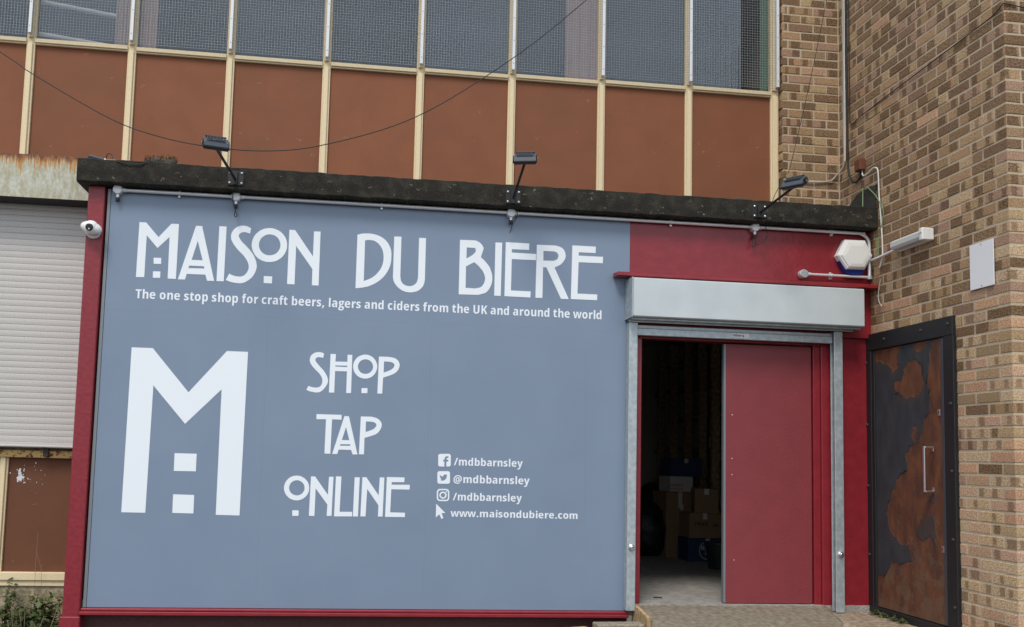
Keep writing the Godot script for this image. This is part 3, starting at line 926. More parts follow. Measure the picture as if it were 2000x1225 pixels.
func build_door_shutter():
	var t := thing("door_shutter", "rolled-up galvanised shutter box and guide rails around the shop doorway", "shutter", Vector3(2.9, 0.09, 0.03))
	var o := -t.position
	var s := begin()
	# box: folded sheet with a slanted lower lip
	add_box(s, Vector3(2.03, 2.242, 0.002) + o, Vector3(3.845, 2.532, 0.178) + o, 0.007)
	put(s, "housing", M.galv_box, t)
	s = begin()
	add_box(s, Vector3(2.022, 2.236, 0.004) + o, Vector3(2.029, 2.536, 0.182) + o, 0.002)
	var ep := put(s, "end_plate", M.galv, t)
	for e in [[2.30, 0.07], [2.30, 0.12], [2.37, 0.06], [2.37, 0.12]]:
		box("rivet", Vector3(2.0195, e[0], e[1]) + o, Vector3(2.0225, e[0] + 0.007, e[1] + 0.007) + o, M.bolt, ep, 0.001)
	s = begin()
	add_box(s, Vector3(2.036, 2.224, 0.03) + o, Vector3(3.8, 2.2415, 0.06) + o, 0.002)
	add_box(s, Vector3(2.036, 2.214, 0.075) + o, Vector3(3.8, 2.2415, 0.084) + o, 0.002)
	add_box(s, Vector3(2.036, 2.226, 0.12) + o, Vector3(3.84, 2.2415, 0.128) + o, 0.002)
	put(s, "lip", M.galv, t)
	# bottom bar hanging just under the box
	s = begin()
	add_box(s, Vector3(2.106, 2.122, 0.022) + o, Vector3(3.656, 2.176, 0.046) + o, 0.004)
	add_box(s, Vector3(2.106, 2.1765, 0.026) + o, Vector3(3.656, 2.20, 0.034) + o, 0.002)
	var bar := put(s, "bottom_bar", M.galv, t)
	var st := box("sticker", Vector3(2.842, 2.136, 0.046) + o, Vector3(2.985, 2.167, 0.0465) + o, M.white_plastic, bar)
	text("sticker_text", "TriDoor", 2.85 + o.x, 2.925 + o.x, 2.144 + o.y, 2.162 + o.y, 0.047 + o.z, M.print, bar)
	s = begin()
	tri(s, Vector3(2.929, 2.144, 0.0472) + o, Vector3(2.945, 2.144, 0.0472) + o, Vector3(2.937, 2.16, 0.0472) + o, Vector3.BACK)
	put(s, "sticker_mark", M.print, bar)
	for side in [0, 1]:
		s = begin()
		var xa := 2.038 if side == 0 else 3.656
		var xb := 2.104 if side == 0 else 3.724
		var y0 := 0.098 if side == 0 else 0.094
		# channel: web, front flange, back flange, so the slot shows
		add_box(s, Vector3(xa, y0, 0.056) + o, Vector3(xb, 2.213, 0.070) + o, 0.003)
		add_box(s, Vector3(xa, y0 + 0.001, 0.004) + o, Vector3(xb, 2.2125, 0.018) + o, 0.003)
		var wx := xa if side == 0 else xb - 0.02
		add_box(s, Vector3(wx, y0 + 0.001, 0.018) + o, Vector3(wx + 0.02, 2.2125, 0.056) + o)
		var gd := put(s, "guide_rail", M.galv, t)
		s = begin()
		var c := Vector3((xa + xb) * 0.5, 0.555 if side == 0 else 0.525, 0.07) + o
		add_tube(s, [c, c + Vector3(0, 0, 0.010), c + Vector3(0, 0, 0.014)], [0.023, 0.023, 0.017], 18)
		add_tube(s, [c + Vector3(0, 0, 0.014), c + Vector3(0, 0, 0.022), c + Vector3(0, 0, 0.025)], [0.0125, 0.0125, 0.008], 14)
		var lk := put(s, "bullet_lock", M.steel, gd)
		s = begin()
		add_tube(s, [c + Vector3(0.001, 0.002, 0.0251), c + Vector3(0.001, 0.002, 0.0262)], 0.0045, 10)
		put(s, "keyhole", M.dark, gd)

# ------------------------------------------------------------------ what stands inside
func carton(label: String, at: Vector3, size: Vector3, turn: float, m: Material) -> Node3D:
	var t := thing("carton", label, "box", at, "cartons stacked inside the doorway")
	t.rotation.y = turn
	var h := size * 0.5
	var s := begin()
	add_box(s, Vector3(-h.x, 0, -h.z), Vector3(h.x, size.y - 0.004, h.z), 0.004)
	put(s, "body", m, t)
	for q in [-1.0, 1.0]:
		var f := begin()
		var z0 := -h.z if q < 0 else 0.0015
		add_box(f, Vector3(-h.x, size.y - 0.0035, z0), Vector3(h.x, size.y, z0 + h.z - 0.0015), 0.001)
		put(f, "flap", m, t)
	box("packing_tape", Vector3(-0.024, size.y * 0.75, h.z), Vector3(0.024, size.y - 0.003, h.z + 0.0006), M.tape, t)
	return t

func build_inside():
	var f := box("floor", Vector3(-1.9, 0.05, -6.45), Vector3(4.9, 0.135, -0.02), M.floor)
	structure(f, "worn grey concrete floor inside the doorway")
	var c := carton("dark blue printed carton on the shop floor", Vector3(3.83, 0.135, -2.98), Vector3(0.44, 0.25, 0.30), 0.0, M.navy)
	var ring := begin()
	for k in 40:
		var a := TAU * k / 40
		var b := TAU * (k + 1) / 40
		for e in [[0.098, 0.092], [0.088, 0.086]]:
			quad(ring, Vector3(cos(a) * e[0], 0.12 + sin(a) * e[0], 0.151), Vector3(cos(b) * e[0], 0.12 + sin(b) * e[0], 0.151), Vector3(cos(b) * e[1], 0.12 + sin(b) * e[1], 0.151), Vector3(cos(a) * e[1], 0.12 + sin(a) * e[1], 0.151), Vector3.BACK)
	put(ring, "roundel", M.tape, c)
	text("box_lettering", "Maisel", -0.078, 0.078, 0.125, 0.175, 0.1506, M.tape, c, true, "Droid Serif")
	text("box_lettering", "& Nor", -0.03, 0.072, 0.07, 0.115, 0.1506, M.tape, c, true, "Droid Serif")
	c = carton("brown carton marked FRAG on top of the blue carton", Vector3(3.80, 0.3855, -2.98), Vector3(0.35, 0.265, 0.30), 0.0, M.card)
	text("box_lettering", "FRAG", -0.11, 0.03, 0.13, 0.17, 0.1506, M.print, c)
	text("box_lettering", "OK", 0.085, 0.15, 0.12, 0.15, 0.1506, M.print, c)
	carton("plain brown carton on top of the FRAG carton", Vector3(3.86, 0.651, -3.0), Vector3(0.25, 0.26, 0.34), -0.25, M.card)
	c = carton("brown carton with a white label behind the stacked cartons", Vector3(3.66, 0.135, -3.42), Vector3(0.34, 0.72, 0.34), 0.12, M.card)
	box("white_label", Vector3(0.0, 0.52, 0.17), Vector3(0.04, 0.58, 0.1712), M.tape, c)
	c = carton("small white carton with red FRAGILE tape on the tall carton", Vector3(3.69, 0.856, -3.42), Vector3(0.28, 0.17, 0.28), 0.12, M.tape)
	text("box_lettering", "FRAGILE", -0.13, 0.02, 0.06, 0.085, 0.1408, M.red_print, c)
	text("box_lettering", "FRAGILE", -0.13, 0.02, 0.02, 0.045, 0.1408, M.red_print, c)
	carton("navy carton on top of the white FRAGILE carton", Vector3(3.76, 1.027, -3.45), Vector3(0.38, 0.20, 0.3), 0.05, M.navy)
	# tub
	var t := thing("plastic_tub", "dark plastic tub on the floor beside the door leaf", "tub", Vector3(3.72, 0.135, -2.25))
	var s := begin()
	add_tube(s, [Vector3(0, 0, 0), Vector3(0, 0.24, 0), Vector3(0, 0.245, 0)], [0.11, 0.145, 0.158], 22)
	put(s, "bucket", M.tub, t)
	s = begin()
	add_tube(s, [Vector3(0, 0.245, 0), Vector3(0, 0.262, 0)], [0.160, 0.158], 22)
	put(s, "rim", M.tub, t)
	# sacks
	for e in [[3.36, -3.5, 0.24, 0.62], [3.62, -4.05, 0.22, 0.8]]:
		var n := FastNoiseLite.new()
		n.seed = int(e[0] * 100); n.frequency = 4.0
		s = begin()
		var pts := []
		for i in 13:
			var row := []
			for k in 18:
				var v := i / 12.0
				var a := TAU * k / 18
				var r: float = e[2] * (0.75 + 0.5 * sin(PI * pow(v, 0.8))) * (1.0 if v < 0.85 else 1.0 - (v - 0.85) * 5.0)
				var d := Vector3(cos(a), 0, sin(a))
				row.append(d * r * (1.0 + 0.22 * n.get_noise_3d(d.x, v * 2.0, d.z)) + Vector3(0, v * e[3], 0))
			pts.append(row)
		s.set_smooth_group(1)
		for i in 12:
			for k in 18:
				for p in [pts[i][k], pts[i + 1][k], pts[i + 1][(k + 1) % 18], pts[i][k], pts[i + 1][(k + 1) % 18], pts[i][(k + 1) % 18]]: s.add_vertex(p)
		s.generate_normals()
		var b := put(s, "rubbish_sack", M.bag)
		b.position = Vector3(e[0], 0.135, e[1])
		tag(b, "low full black plastic sack at the side of the cartons" if e[3] < 0.7 else "taller black plastic sack further back in the dark shop", "sack", "black sacks in the shop")
	# timber racking along the right wall
	t = thing("timber_rack", "bare timber shelving rack running back along the dark inside wall", "rack", Vector3(4.4, 0.135, -4.6))
	var o := -t.position
	for z in [-3.73, -4.12, -4.60, -5.12, -5.6]:
		box("upright", Vector3(4.235, 0.135, z - 0.035) + o, Vector3(4.325, 2.75, z + 0.035) + o, M.wood, t, 0.003)
		box("rear_upright", Vector3(4.66, 0.135, z - 0.03) + o, Vector3(4.7, 2.75, z + 0.03) + o, M.wood, t)
	for y in [0.6, 0.98, 1.35, 1.75, 2.15, 2.5]:
		box("shelf", Vector3(4.326, y, -5.9) + o, Vector3(4.655, y + 0.02, -3.5) + o, M.wood, t)
		box("shelf_edge", Vector3(4.29, y - 0.05, -5.9) + o, Vector3(4.322, y - 0.002, -5.66) + o, M.wood, t)
	rng.seed = 91
	for y in [1.0, 1.37, 1.77]:
		for k in 5:
			var at := Vector3(4.44 + rng.randf_range(-0.02, 0.08), y, -3.85 - k * 0.13 + rng.randf_range(-0.02, 0.02))
			s = begin()
			add_tube(s, [Vector3(0, 0, 0), Vector3(0, 0.14, 0), Vector3(0, 0.18, 0), Vector3(0, 0.235, 0)], [0.031, 0.031, 0.014, 0.013], 12)
			var bt := put(s, "bottle", M.bottle)
			bt.position = at
			tag(bt, "brown glass bottle standing on the timber rack", "bottle", "bottles on the timber rack")
	# a scrap on the floor
	var sc := box("scrap", Vector3(2.37, 0.137, -0.315), Vector3(2.44, 0.143, -0.302), M.cable, null, 0.002)
	tag(sc, "small black scrap lying on the concrete just inside the doorway", "scrap")

# ------------------------------------------------------------------ fittings on the front
func floodlight(base: Vector3, head: Vector3, yaw: float, pitch: float, label: String, cable: Array):
	var t := thing("floodlight", label, "floodlight", Vector3(base.x, base.y, 0.112), "black sign floodlights along the roof edge")
	var s := begin()
	add_box(s, Vector3(-0.056, -0.052, 0.0), Vector3(0.056, 0.052, 0.006), 0.002)
	add_box(s, Vector3(-0.018, -0.05, 0.006), Vector3(0.014, 0.05, 0.02), 0.002)
	var br := put(s, "bracket", M.black, t)
	for q in [[-0.041, -0.036], [0.041, -0.036], [-0.041, 0.037], [0.041, 0.037]]:
		var b := begin()
		add_tube(b, [Vector3(q[0], q[1], 0.006), Vector3(q[0], q[1], 0.011), Vector3(q[0], q[1], 0.0145)], [0.0085, 0.0075, 0.003], 10)
		put(b, "bolt", M.bolt, br)
	var h := head - t.position
	tube("arm", [Vector3(-0.002, -0.012, 0.015), h], 0.0095, M.black, t, 10)
	# head: a finned casting seen from behind, its glass towards the sign
	var hd := Node3D.new()
	hang(hd, "lamp_head", t)
	hd.position = h
	hd.rotation = Vector3(pitch, yaw, 0)
	hd.scale = Vector3.ONE * 0.88
	s = begin()
	# shallow wedge-shaped housing
	var w := 0.088
	var prof := [Vector2(-0.062, 0.0), Vector2(-0.058, 0.03), Vector2(-0.034, 0.052), Vector2(0.036, 0.052), Vector2(0.060, 0.030), Vector2(0.064, 0.0)]
	for i in prof.size():
		var a: Vector2 = prof[i]
		var b: Vector2 = prof[(i + 1) % prof.size()]
		var d := (b - a).normalized()
		quad(s, Vector3(-w, a.x, a.y), Vector3(w, a.x, a.y), Vector3(w, b.x, b.y), Vector3(-w, b.x, b.y), Vector3(0, -d.y, d.x) if i < prof.size() - 1 else Vector3(0, 0, -1))
	for sx in [-1.0, 1.0]:
		for i in range(1, prof.size() - 1):
			tri(s, Vector3(w * sx, prof[0].x, prof[0].y), Vector3(w * sx, prof[i].x, prof[i].y), Vector3(w * sx, prof[i + 1].x, prof[i + 1].y), Vector3(sx, 0, 0))
	put(s, "casting", M.lamp_grey, hd)
	for k in 13:
		box("fin", Vector3(-0.062 + k * 0.0103 - 0.0018, -0.034, 0.0525), Vector3(-0.062 + k * 0.0103 + 0.0018, 0.036, 0.066), M.lamp_grey, hd)
	box("fin_frame", Vector3(-0.075, 0.037, 0.0525), Vector3(0.075, 0.044, 0.067), M.lamp_grey, hd, 0.002)
	box("lens", Vector3(-0.08, -0.054, -0.004), Vector3(0.08, 0.056, -0.0005), M.black, hd, 0.001)
	s = begin()
	for sx in [-1.0, 1.0]: add_box(s, Vector3(sx * 0.094 - 0.002, -0.02, 0.0), Vector3(sx * 0.094 + 0.002, 0.012, 0.05), 0.001)
	add_box(s, Vector3(-0.092, -0.082, 0.018), Vector3(0.092, -0.078, 0.032), 0.001)
	for sx in [-1.0, 1.0]: add_box(s, Vector3(sx * 0.094 - 0.002, -0.082, 0.018), Vector3(sx * 0.094 + 0.002, -0.0205, 0.032), 0.001)
	put(s, "yoke", M.black, hd)
	for sx in [-1.0, 1.0]: box("pivot_bolt", Vector3(sx * 0.099 - 0.003, -0.006, 0.02), Vector3(sx * 0.099 + 0.003, 0.004, 0.03), M.bolt, hd, 0.001)
	var pts := []
	for p in cable: pts.append(p - t.position)
	tube("flex", smooth(pts, 6), 0.0032, M.cable, t, 6)

func build_floodlights():
	floodlight(Vector3(-0.870, 3.110, 0.112), Vector3(-0.93, 3.135, 0.70), 0.25, -0.85, "black floodlight on an arm turned left, above the first letters", [Vector3(-0.875, 3.065, 0.125), Vector3(-0.885, 3.03, 0.08), Vector3(-0.893, 2.985, 0.065), Vector3(-0.882, 2.93, 0.06), Vector3(-0.866, 2.882, 0.055), Vector3(-0.858, 2.86, 0.05), Vector3(-0.866, 2.846, 0.05), Vector3(-0.876, 2.86, 0.05), Vector3(-0.872, 2.90, 0.05), Vector3(-0.872, 2.938, 0.05)])
	floodlight(Vector3(1.132, 3.096, 0.112), Vector3(1.163, 3.275, 0.40), -0.25, -0.85, "black floodlight on an upright arm above the middle of the sign", [Vector3(1.14, 3.05, 0.125), Vector3(1.165, 3.02, 0.08), Vector3(1.172, 2.97, 0.07), Vector3(1.15, 2.925, 0.06), Vector3(1.138, 2.90, 0.055), Vector3(1.132, 2.87, 0.05), Vector3(1.122, 2.84, 0.05)])
	floodlight(Vector3(3.036, 3.102, 0.112), Vector3(3.092, 3.17, 0.57), -0.9, -0.95, "black floodlight on an arm in front of the brick pier", [Vector3(3.045, 3.055, 0.125), Vector3(3.09, 3.01, 0.08), Vector3(3.118, 2.955, 0.07), Vector3(3.105, 2.895, 0.06), Vector3(3.06, 2.865, 0.05), Vector3(3.036, 2.872, 0.05), Vector3(3.034, 2.925, 0.05), Vector3(3.03, 2.872, 0.05), Vector3(3.012, 2.842, 0.045), Vector3(3.01, 2.87, 0.045), Vector3(3.028, 2.925, 0.048)])

func build_conduit():
	var t := thing("conduit_run", "galvanised conduit with round junction boxes under the roof edge", "conduit", Vector3(1.0, 3.0, 0.03))
	var o := -t.position
	var z := 0.032
	tube("pipe", smooth([Vector3(-1.69, 2.998, z), Vector3(0.2, 3.0, z), Vector3(2.4, 3.0, z), Vector3(3.80, 3.0, z), Vector3(3.90, 2.997, z), Vector3(3.955, 2.965, z), Vector3(3.972, 2.91, z), Vector3(3.973, 2.80, z), Vector3(3.973, 2.665, z)], 8).map(func(p): return p + o), 0.0125, M.conduit, t, 12)
	tube("pipe", [Vector3(3.972, 2.655, z) + o, Vector3(3.445, 2.655, z) + o], 0.0115, M.conduit, t, 12)
	tube("pipe", [Vector3(3.973, 2.785, z) + o, Vector3(3.976, 2.787, 0.13) + o, Vector3(3.976, 2.80, 0.39) + o], 0.010, M.conduit, t, 10)
	for x in [-1.69, -0.872, 1.133, 3.036, 3.43]:
		var y := 2.998 if x != 3.43 else 2.655
		var s := begin()
		var c := Vector3(x, y, 0.004) + o
		add_tube(s, [c, c + Vector3(0, 0, 0.042), c + Vector3(0, 0, 0.048)], [0.034, 0.034, 0.030], 24)
		if x < 3.4: add_tube(s, [c + Vector3(0, -0.03, 0.028), c + Vector3(0, -0.058, 0.028)], 0.0115, 12)
		add_tube(s, [c + Vector3(0.03, 0, 0.028), c + Vector3(0.056, 0, 0.028)], 0.0155, 12)
		var jb := put(s, "junction_box", M.conduit, t)
		s = begin()
		add_tube(s, [c + Vector3(0, 0, 0.048), c + Vector3(0, 0, 0.0505)], [0.031, 0.0295], 24)
		put(s, "lid", M.white_metal if x < 3.4 else M.galv, jb)
		for q in [-1.0, 1.0]:
			s = begin()
			add_tube(s, [c + Vector3(0.02 * q, 0.006, 0.0505), c + Vector3(0.02 * q, 0.006, 0.0525)], 0.0032, 8)
			put(s, "lid_screw", M.trim, jb)
		if x < 3.4:
			s = begin()
			add_tube(s, [c + Vector3(0, -0.055, 0.028), c + Vector3(0, -0.062, 0.028), c + Vector3(0, -0.080, 0.028), c + Vector3(0, -0.086, 0.028)], [0.0135, 0.0145, 0.0135, 0.008], 12)
			put(s, "cable_gland", M.black, jb)
	for p in [Vector3(-1.27, 3.0, 0), Vector3(0.172, 3.0, 0), Vector3(2.37, 3.0, 0), Vector3(3.67, 3.0, 0), Vector3(3.66, 2.655, 0)]:
		var s := begin()
		add_box(s, Vector3(p.x - 0.009, p.y - 0.028, 0.002) + o, Vector3(p.x + 0.009, p.y + 0.028, 0.014) + o, 0.002)
		add_tube(s, [Vector3(p.x - 0.008, p.y, z) + o, Vector3(p.x + 0.008, p.y, z) + o], 0.0152, 14)
		add_tube(s, [Vector3(p.x, p.y - 0.022, 0.014) + o, Vector3(p.x, p.y - 0.022, 0.024) + o], 0.0065, 10)
		put(s, "saddle", M.conduit, t)
	var s2 := begin()
	add_tube(s2, [Vector3(3.973, 2.80, z) + o, Vector3(3.973, 2.77, z) + o], 0.019, 14)
	add_tube(s2, [Vector3(3.973, 2.665, z) + o, Vector3(3.973, 2.640, z) + o], 0.021, 14)
	put(s2, "elbow", M.galv, t)

func build_alarm():
	var t := thing("alarm_box", "white hexagonal burglar alarm box with a blue lens below", "alarm", Vector3(3.845, 2.81, 0.0))
	var out := [Vector2(-0.150, 0.0), Vector2(-0.084, 0.130), Vector2(0.082, 0.132), Vector2(0.142, 0.012), Vector2(0.074, -0.100), Vector2(-0.078, -0.104)]
	var s := begin()
	var layers := [[0.004, 1.0], [0.05, 1.0], [0.064, 0.93], [0.066, 0.86], [0.074, 0.82], [0.079, 0.60]]
	for i in layers.size() - 1:
		for k in 6:
			var a: Vector2 = out[k]; var b: Vector2 = out[(k + 1) % 6]
			var p0: Vector3 = Vector3(a.x, a.y, 0) * layers[i][1] + Vector3(0, 0, layers[i][0])
			var p1: Vector3 = Vector3(b.x, b.y, 0) * layers[i][1] + Vector3(0, 0, layers[i][0])
			var p2: Vector3 = Vector3(b.x, b.y, 0) * layers[i + 1][1] + Vector3(0, 0, layers[i + 1][0])
			var p3: Vector3 = Vector3(a.x, a.y, 0) * layers[i + 1][1] + Vector3(0, 0, layers[i + 1][0])
			var n := (p1 - p0).cross(p3 - p0).normalized()
			if n.dot(Vector3(a.x + b.x, a.y + b.y, 0.05)) < 0: n = -n
			quad(s, p0, p1, p2, p3, n)
	for k in range(1, 5): tri(s, Vector3(out[0].x * 0.6, out[0].y * 0.6, 0.079), Vector3(out[k].x * 0.6, out[k].y * 0.6, 0.079), Vector3(out[k + 1].x * 0.6, out[k + 1].y * 0.6, 0.079), Vector3.BACK)
	put(s, "cover", M.white_plastic, t)
	s = begin()
	var lens := [Vector2(-0.128, -0.04), Vector2(-0.094, -0.10), Vector2(-0.068, -0.132), Vector2(-0.03, -0.146), Vector2(0.03, -0.144), Vector2(0.062, -0.13), Vector2(0.082, -0.10), Vector2(0.092, -0.068)]
	var pv := PackedVector2Array(lens)
	extrude(s, [pv], 0.002, 0.046)
	put(s, "blue_lens", M.blue_lens, t)

func build_camera_dome():
	var t := thing("security_camera", "white eyeball security camera on the red corner post", "camera", Vector3(-1.838, 2.69, 0.03))
	var s := begin()
	add_tube(s, [Vector3(0, -0.004, 0), Vector3(0, -0.004, 0.018), Vector3(0, -0.004, 0.024)], [0.05, 0.05, 0.044], 24)
	put(s, "base", M.white_plastic, t)
	s = begin()
	var c := Vector3(-0.004, 0.012, 0.058)
	var ax := Vector3(0.0, -0.12, 0.95).normalized()
	var pts := []
	var rad := []
	for i in 15:
		var a := PI * i / 14.0
		pts.append(c - ax * 0.046 * cos(a)); rad.append(maxf(0.052 * sin(a), 0.0005))
	add_tube(s, pts, rad, 28, false)
	# hood lobes give the oval outline
	pts = []; rad = []
	for i in 11:
		var a := PI * i / 10.0
		pts.append(c + Vector3(-0.072, 0.018, -0.006) + Vector3(0.144, -0.036, 0) * (0.5 - 0.5 * cos(a))); rad.append(maxf(0.046 * sin(a), 0.0005))
	add_tube(s, pts, rad, 24, false)
	put(s, "shell", M.white_plastic, t)
	s = begin()
	add_tube(s, [c + ax * 0.036, c + ax * 0.05, c + ax * 0.052], [0.026, 0.025, 0.015], 24)
	var e := put(s, "lens_window", M.black, t)
	s = begin()
	add_tube(s, [c + ax * 0.052 + Vector3(0, -0.012, 0), c + ax * 0.0535 + Vector3(0, -0.012, 0)], [0.005, 0.005], 12)
	put(s, "infrared_dot", M.white_plastic, e)

# ------------------------------------------------------------------ fittings on the brick wall
func build_wall_fittings():
	# batten light
	var t := thing("batten_light", "off-white enclosed batten light fixed to the brick wall", "light fitting", Vector3(4.0, 2.815, 0.59))
	var s := begin()
	add_box(s, Vector3(-0.03, -0.04, -0.195), Vector3(0.0, 0.044, 0.20), 0.006)
	put(s, "base", M.white_plastic, t)
	s = begin()
	var prof := [Vector2(-0.03, -0.036), Vector2(-0.075, -0.030), Vector2(-0.088, -0.012), Vector2(-0.088, 0.02), Vector2(-0.072, 0.036), Vector2(-0.03, 0.04)]
	for i in prof.size() - 1:
		var a: Vector2 = prof[i]; var b: Vector2 = prof[i + 1]
		quad(s, Vector3(a.x, a.y, -0.185), Vector3(a.x, a.y, 0.165), Vector3(b.x, b.y, 0.165), Vector3(b.x, b.y, -0.185), Vector3(-(b.y - a.y), b.x - a.x, 0).normalized())
	for i in range(1, prof.size() - 1): tri(s, Vector3(prof[0].x, prof[0].y, -0.185), Vector3(prof[i].x, prof[i].y, -0.185), Vector3(prof[i + 1].x, prof[i + 1].y, -0.185), Vector3.FORWARD)
	put(s, "diffuser", M.cover, t)
	s = begin()
	add_box(s, Vector3(-0.094, -0.042, 0.165), Vector3(-0.0305, 0.046, 0.205), 0.006)
	add_box(s, Vector3(-0.099, 0.01, 0.17), Vector3(-0.0945, 0.04, 0.2), 0.002)
	put(s, "end_cap", M.white_plastic, t)
	# blank plate
	t = thing("blank_plate", "blank white rectangular plate screwed to the brick wall", "plate", Vector3(3.993, 2.497, 1.276))
	box("plate", Vector3(-0.006, -0.148, -0.111), Vector3(0.0, 0.148, 0.111), M.plate, t, 0.001)
	for y in [-0.135, 0.135]: box("screw", Vector3(-0.0085, y - 0.004, -0.004), Vector3(-0.006, y + 0.004, 0.004), M.trim, t, 0.001)
	# brown box
	t = thing("cable_box", "small brown cable box high on the brick wall", "box", Vector3(3.995, 3.585, -0.085))
	box("case", Vector3(-0.045, -0.045, -0.04), Vector3(0.0, 0.05, 0.045), M.brown_box, t, 0.004)
	box("lid", Vector3(-0.05, -0.04, -0.035), Vector3(-0.0455, 0.045, 0.04), M.brown_box, t, 0.002)

func cable(called: String, label: String, pts: Array, r: float, m: Material, steps := 6, n := 6):
	var s := begin()
	var a := smooth(pts, steps)
	var c: Vector3 = a[0]
	add_tube(s, a.map(func(p): return p - c), r, n)
	var o := put(s, called, m)
	o.position = c
	return tag(o, label, "cable")

func build_cables():
	var x := 3.985
	cable("wall_cable", "cream cable clipped down the inner brick corner and across to the window frame", [Vector3(x, 5.6, -0.345), Vector3(x, 5.0, -0.343), Vector3(x, 4.5, -0.338), Vector3(x, 4.1, -0.343), Vector3(x, 3.75, -0.338), Vector3(x - 0.002, 3.66, -0.355), Vector3(x - 0.035, 3.60, -0.405), Vector3(3.90, 3.555, -0.418), Vector3(3.75, 3.535, -0.418), Vector3(3.58, 3.536, -0.418), Vector3(3.50, 3.52, -0.42), Vector3(3.486, 3.44, -0.425), Vector3(3.48, 3.24, -0.44)], 0.0065, M.grey_cable, 5)
	cable("wall_cable", "white cable running down beside the black one in the brick corner", [Vector3(x, 5.6, -0.325), Vector3(x, 5.0, -0.318), Vector3(x, 4.6, -0.322), Vector3(x, 4.2, -0.320), Vector3(x, 3.9, -0.322), Vector3(x, 3.70, -0.326)], 0.0055, M.white_cable, 5)
	cable("wall_cable", "thick black cable looping from the brick corner into the brown box", [Vector3(x, 5.6, -0.29), Vector3(x, 4.6, -0.288), Vector3(x, 3.9, -0.285), Vector3(x, 3.66, -0.28), Vector3(x, 3.56, -0.262), Vector3(x, 3.49, -0.205), Vector3(x, 3.475, -0.15), Vector3(x, 3.50, -0.105), Vector3(x, 3.54, -0.095)], 0.0075, M.cable, 5)
	cable("wall_cable", "thin cable rising across the brick wall towards its corner", [Vector3(x + 0.008, 5.6, -0.262), Vector3(x + 0.008, 4.4, -0.262), Vector3(x + 0.008, 4.06, -0.262), Vector3(x + 0.008, 3.995, -0.245), Vector3(x + 0.008, 3.985, -0.205), Vector3(x + 0.008, 4.0, -0.10), Vector3(x + 0.006, 4.035, 0.5), Vector3(x + 0.006, 4.06, 1.0), Vector3(x + 0.006, 4.085, 1.42), Vector3(x + 0.006, 4.115, 1.51), Vector3(4.03, 4.118, 1.522), Vector3(4.4, 4.07, 1.522)], 0.0038, M.cable, 4)
	cable("wall_cable", "white cable hanging from the brown box down past the roof end", [Vector3(x, 3.545, -0.07), Vector3(x - 0.01, 3.505, -0.055), Vector3(x - 0.015, 3.482, -0.02), Vector3(x - 0.012, 3.49, 0.03), Vector3(x - 0.005, 3.51, 0.09), Vector3(x, 3.49, 0.135), Vector3(x, 3.42, 0.148), Vector3(x, 3.28, 0.155), Vector3(x, 3.07, 0.177), Vector3(x, 2.83, 0.192), Vector3(x, 2.755, 0.175), Vector3(x, 2.71, 0.15)], 0.0058, M.white_cable, 6)
	cable("wall_cable", "green and yellow earth wire looping over the roof end", [Vector3(3.93, 3.20, 0.02), Vector3(3.955, 3.30, -0.02), Vector3(3.965, 3.38, -0.03), Vector3(3.97, 3.385, 0.0), Vector3(3.972, 3.36, 0.04), Vector3(3.98, 3.27, 0.127), Vector3(3.98, 3.15, 0.21), Vector3(3.98, 3.05, 0.20), Vector3(3.982, 2.95, 0.15), Vector3(3.982, 2.80, 0.137)], 0.004, M.green_cable, 6)
	cable("wall_cable", "short cut cable end hanging on the bricks beside the ledge", [Vector3(3.985, 2.62, 0.16), Vector3(3.985, 2.52, 0.13), Vector3(3.985, 2.45, 0.135), Vector3(3.975, 2.40, 0.19)], 0.0045, M.grey_cable)
	# overhead line swagging in front of the facade, tied off above the frame at both ends
	cable("overhead_cable", "black cable swagging across in front of the brown panels", [Vector3(-3.3, 4.31, 0.30), Vector3(-2.423, 3.815, 0.30), Vector3(-2.22, 3.688, 0.30), Vector3(-1.71, 3.42, 0.30), Vector3(-1.40, 3.32, 0.30), Vector3(-1.06, 3.268, 0.30), Vector3(-0.645, 3.262, 0.30), Vector3(-0.228, 3.34, 0.30), Vector3(0.393, 3.585, 0.30), Vector3(1.063, 4.06, 0.30), Vector3(1.585, 4.53, 0.30), Vector3(2.1, 5.05, 0.30), Vector3(2.7, 5.7, 0.30)], 0.0035, M.cable, 8)
	cable("overhead_cable", "thin black wire dropping in front of the brick pier to the roof", [Vector3(3.93, 5.5, -0.30), Vector3(3.822, 5.062, -0.30), Vector3(3.659, 4.299, -0.30), Vector3(3.50, 3.639, -0.30), Vector3(3.455, 3.55, -0.30), Vector3(3.40, 3.46, -0.28), Vector3(3.30, 3.31, -0.2), Vector3(3.24, 3.215, -0.1), Vector3(3.22, 3.20, 0.0)], 0.0026, M.cable, 6)

# ------------------------------------------------------------------ the rusty side door
func poly2(a: Array) -> PackedVector2Array:
	var q := PackedVector2Array()
	for i in range(0, a.size(), 2): q.append(Vector2(a[i], a[i + 1]))
	return q

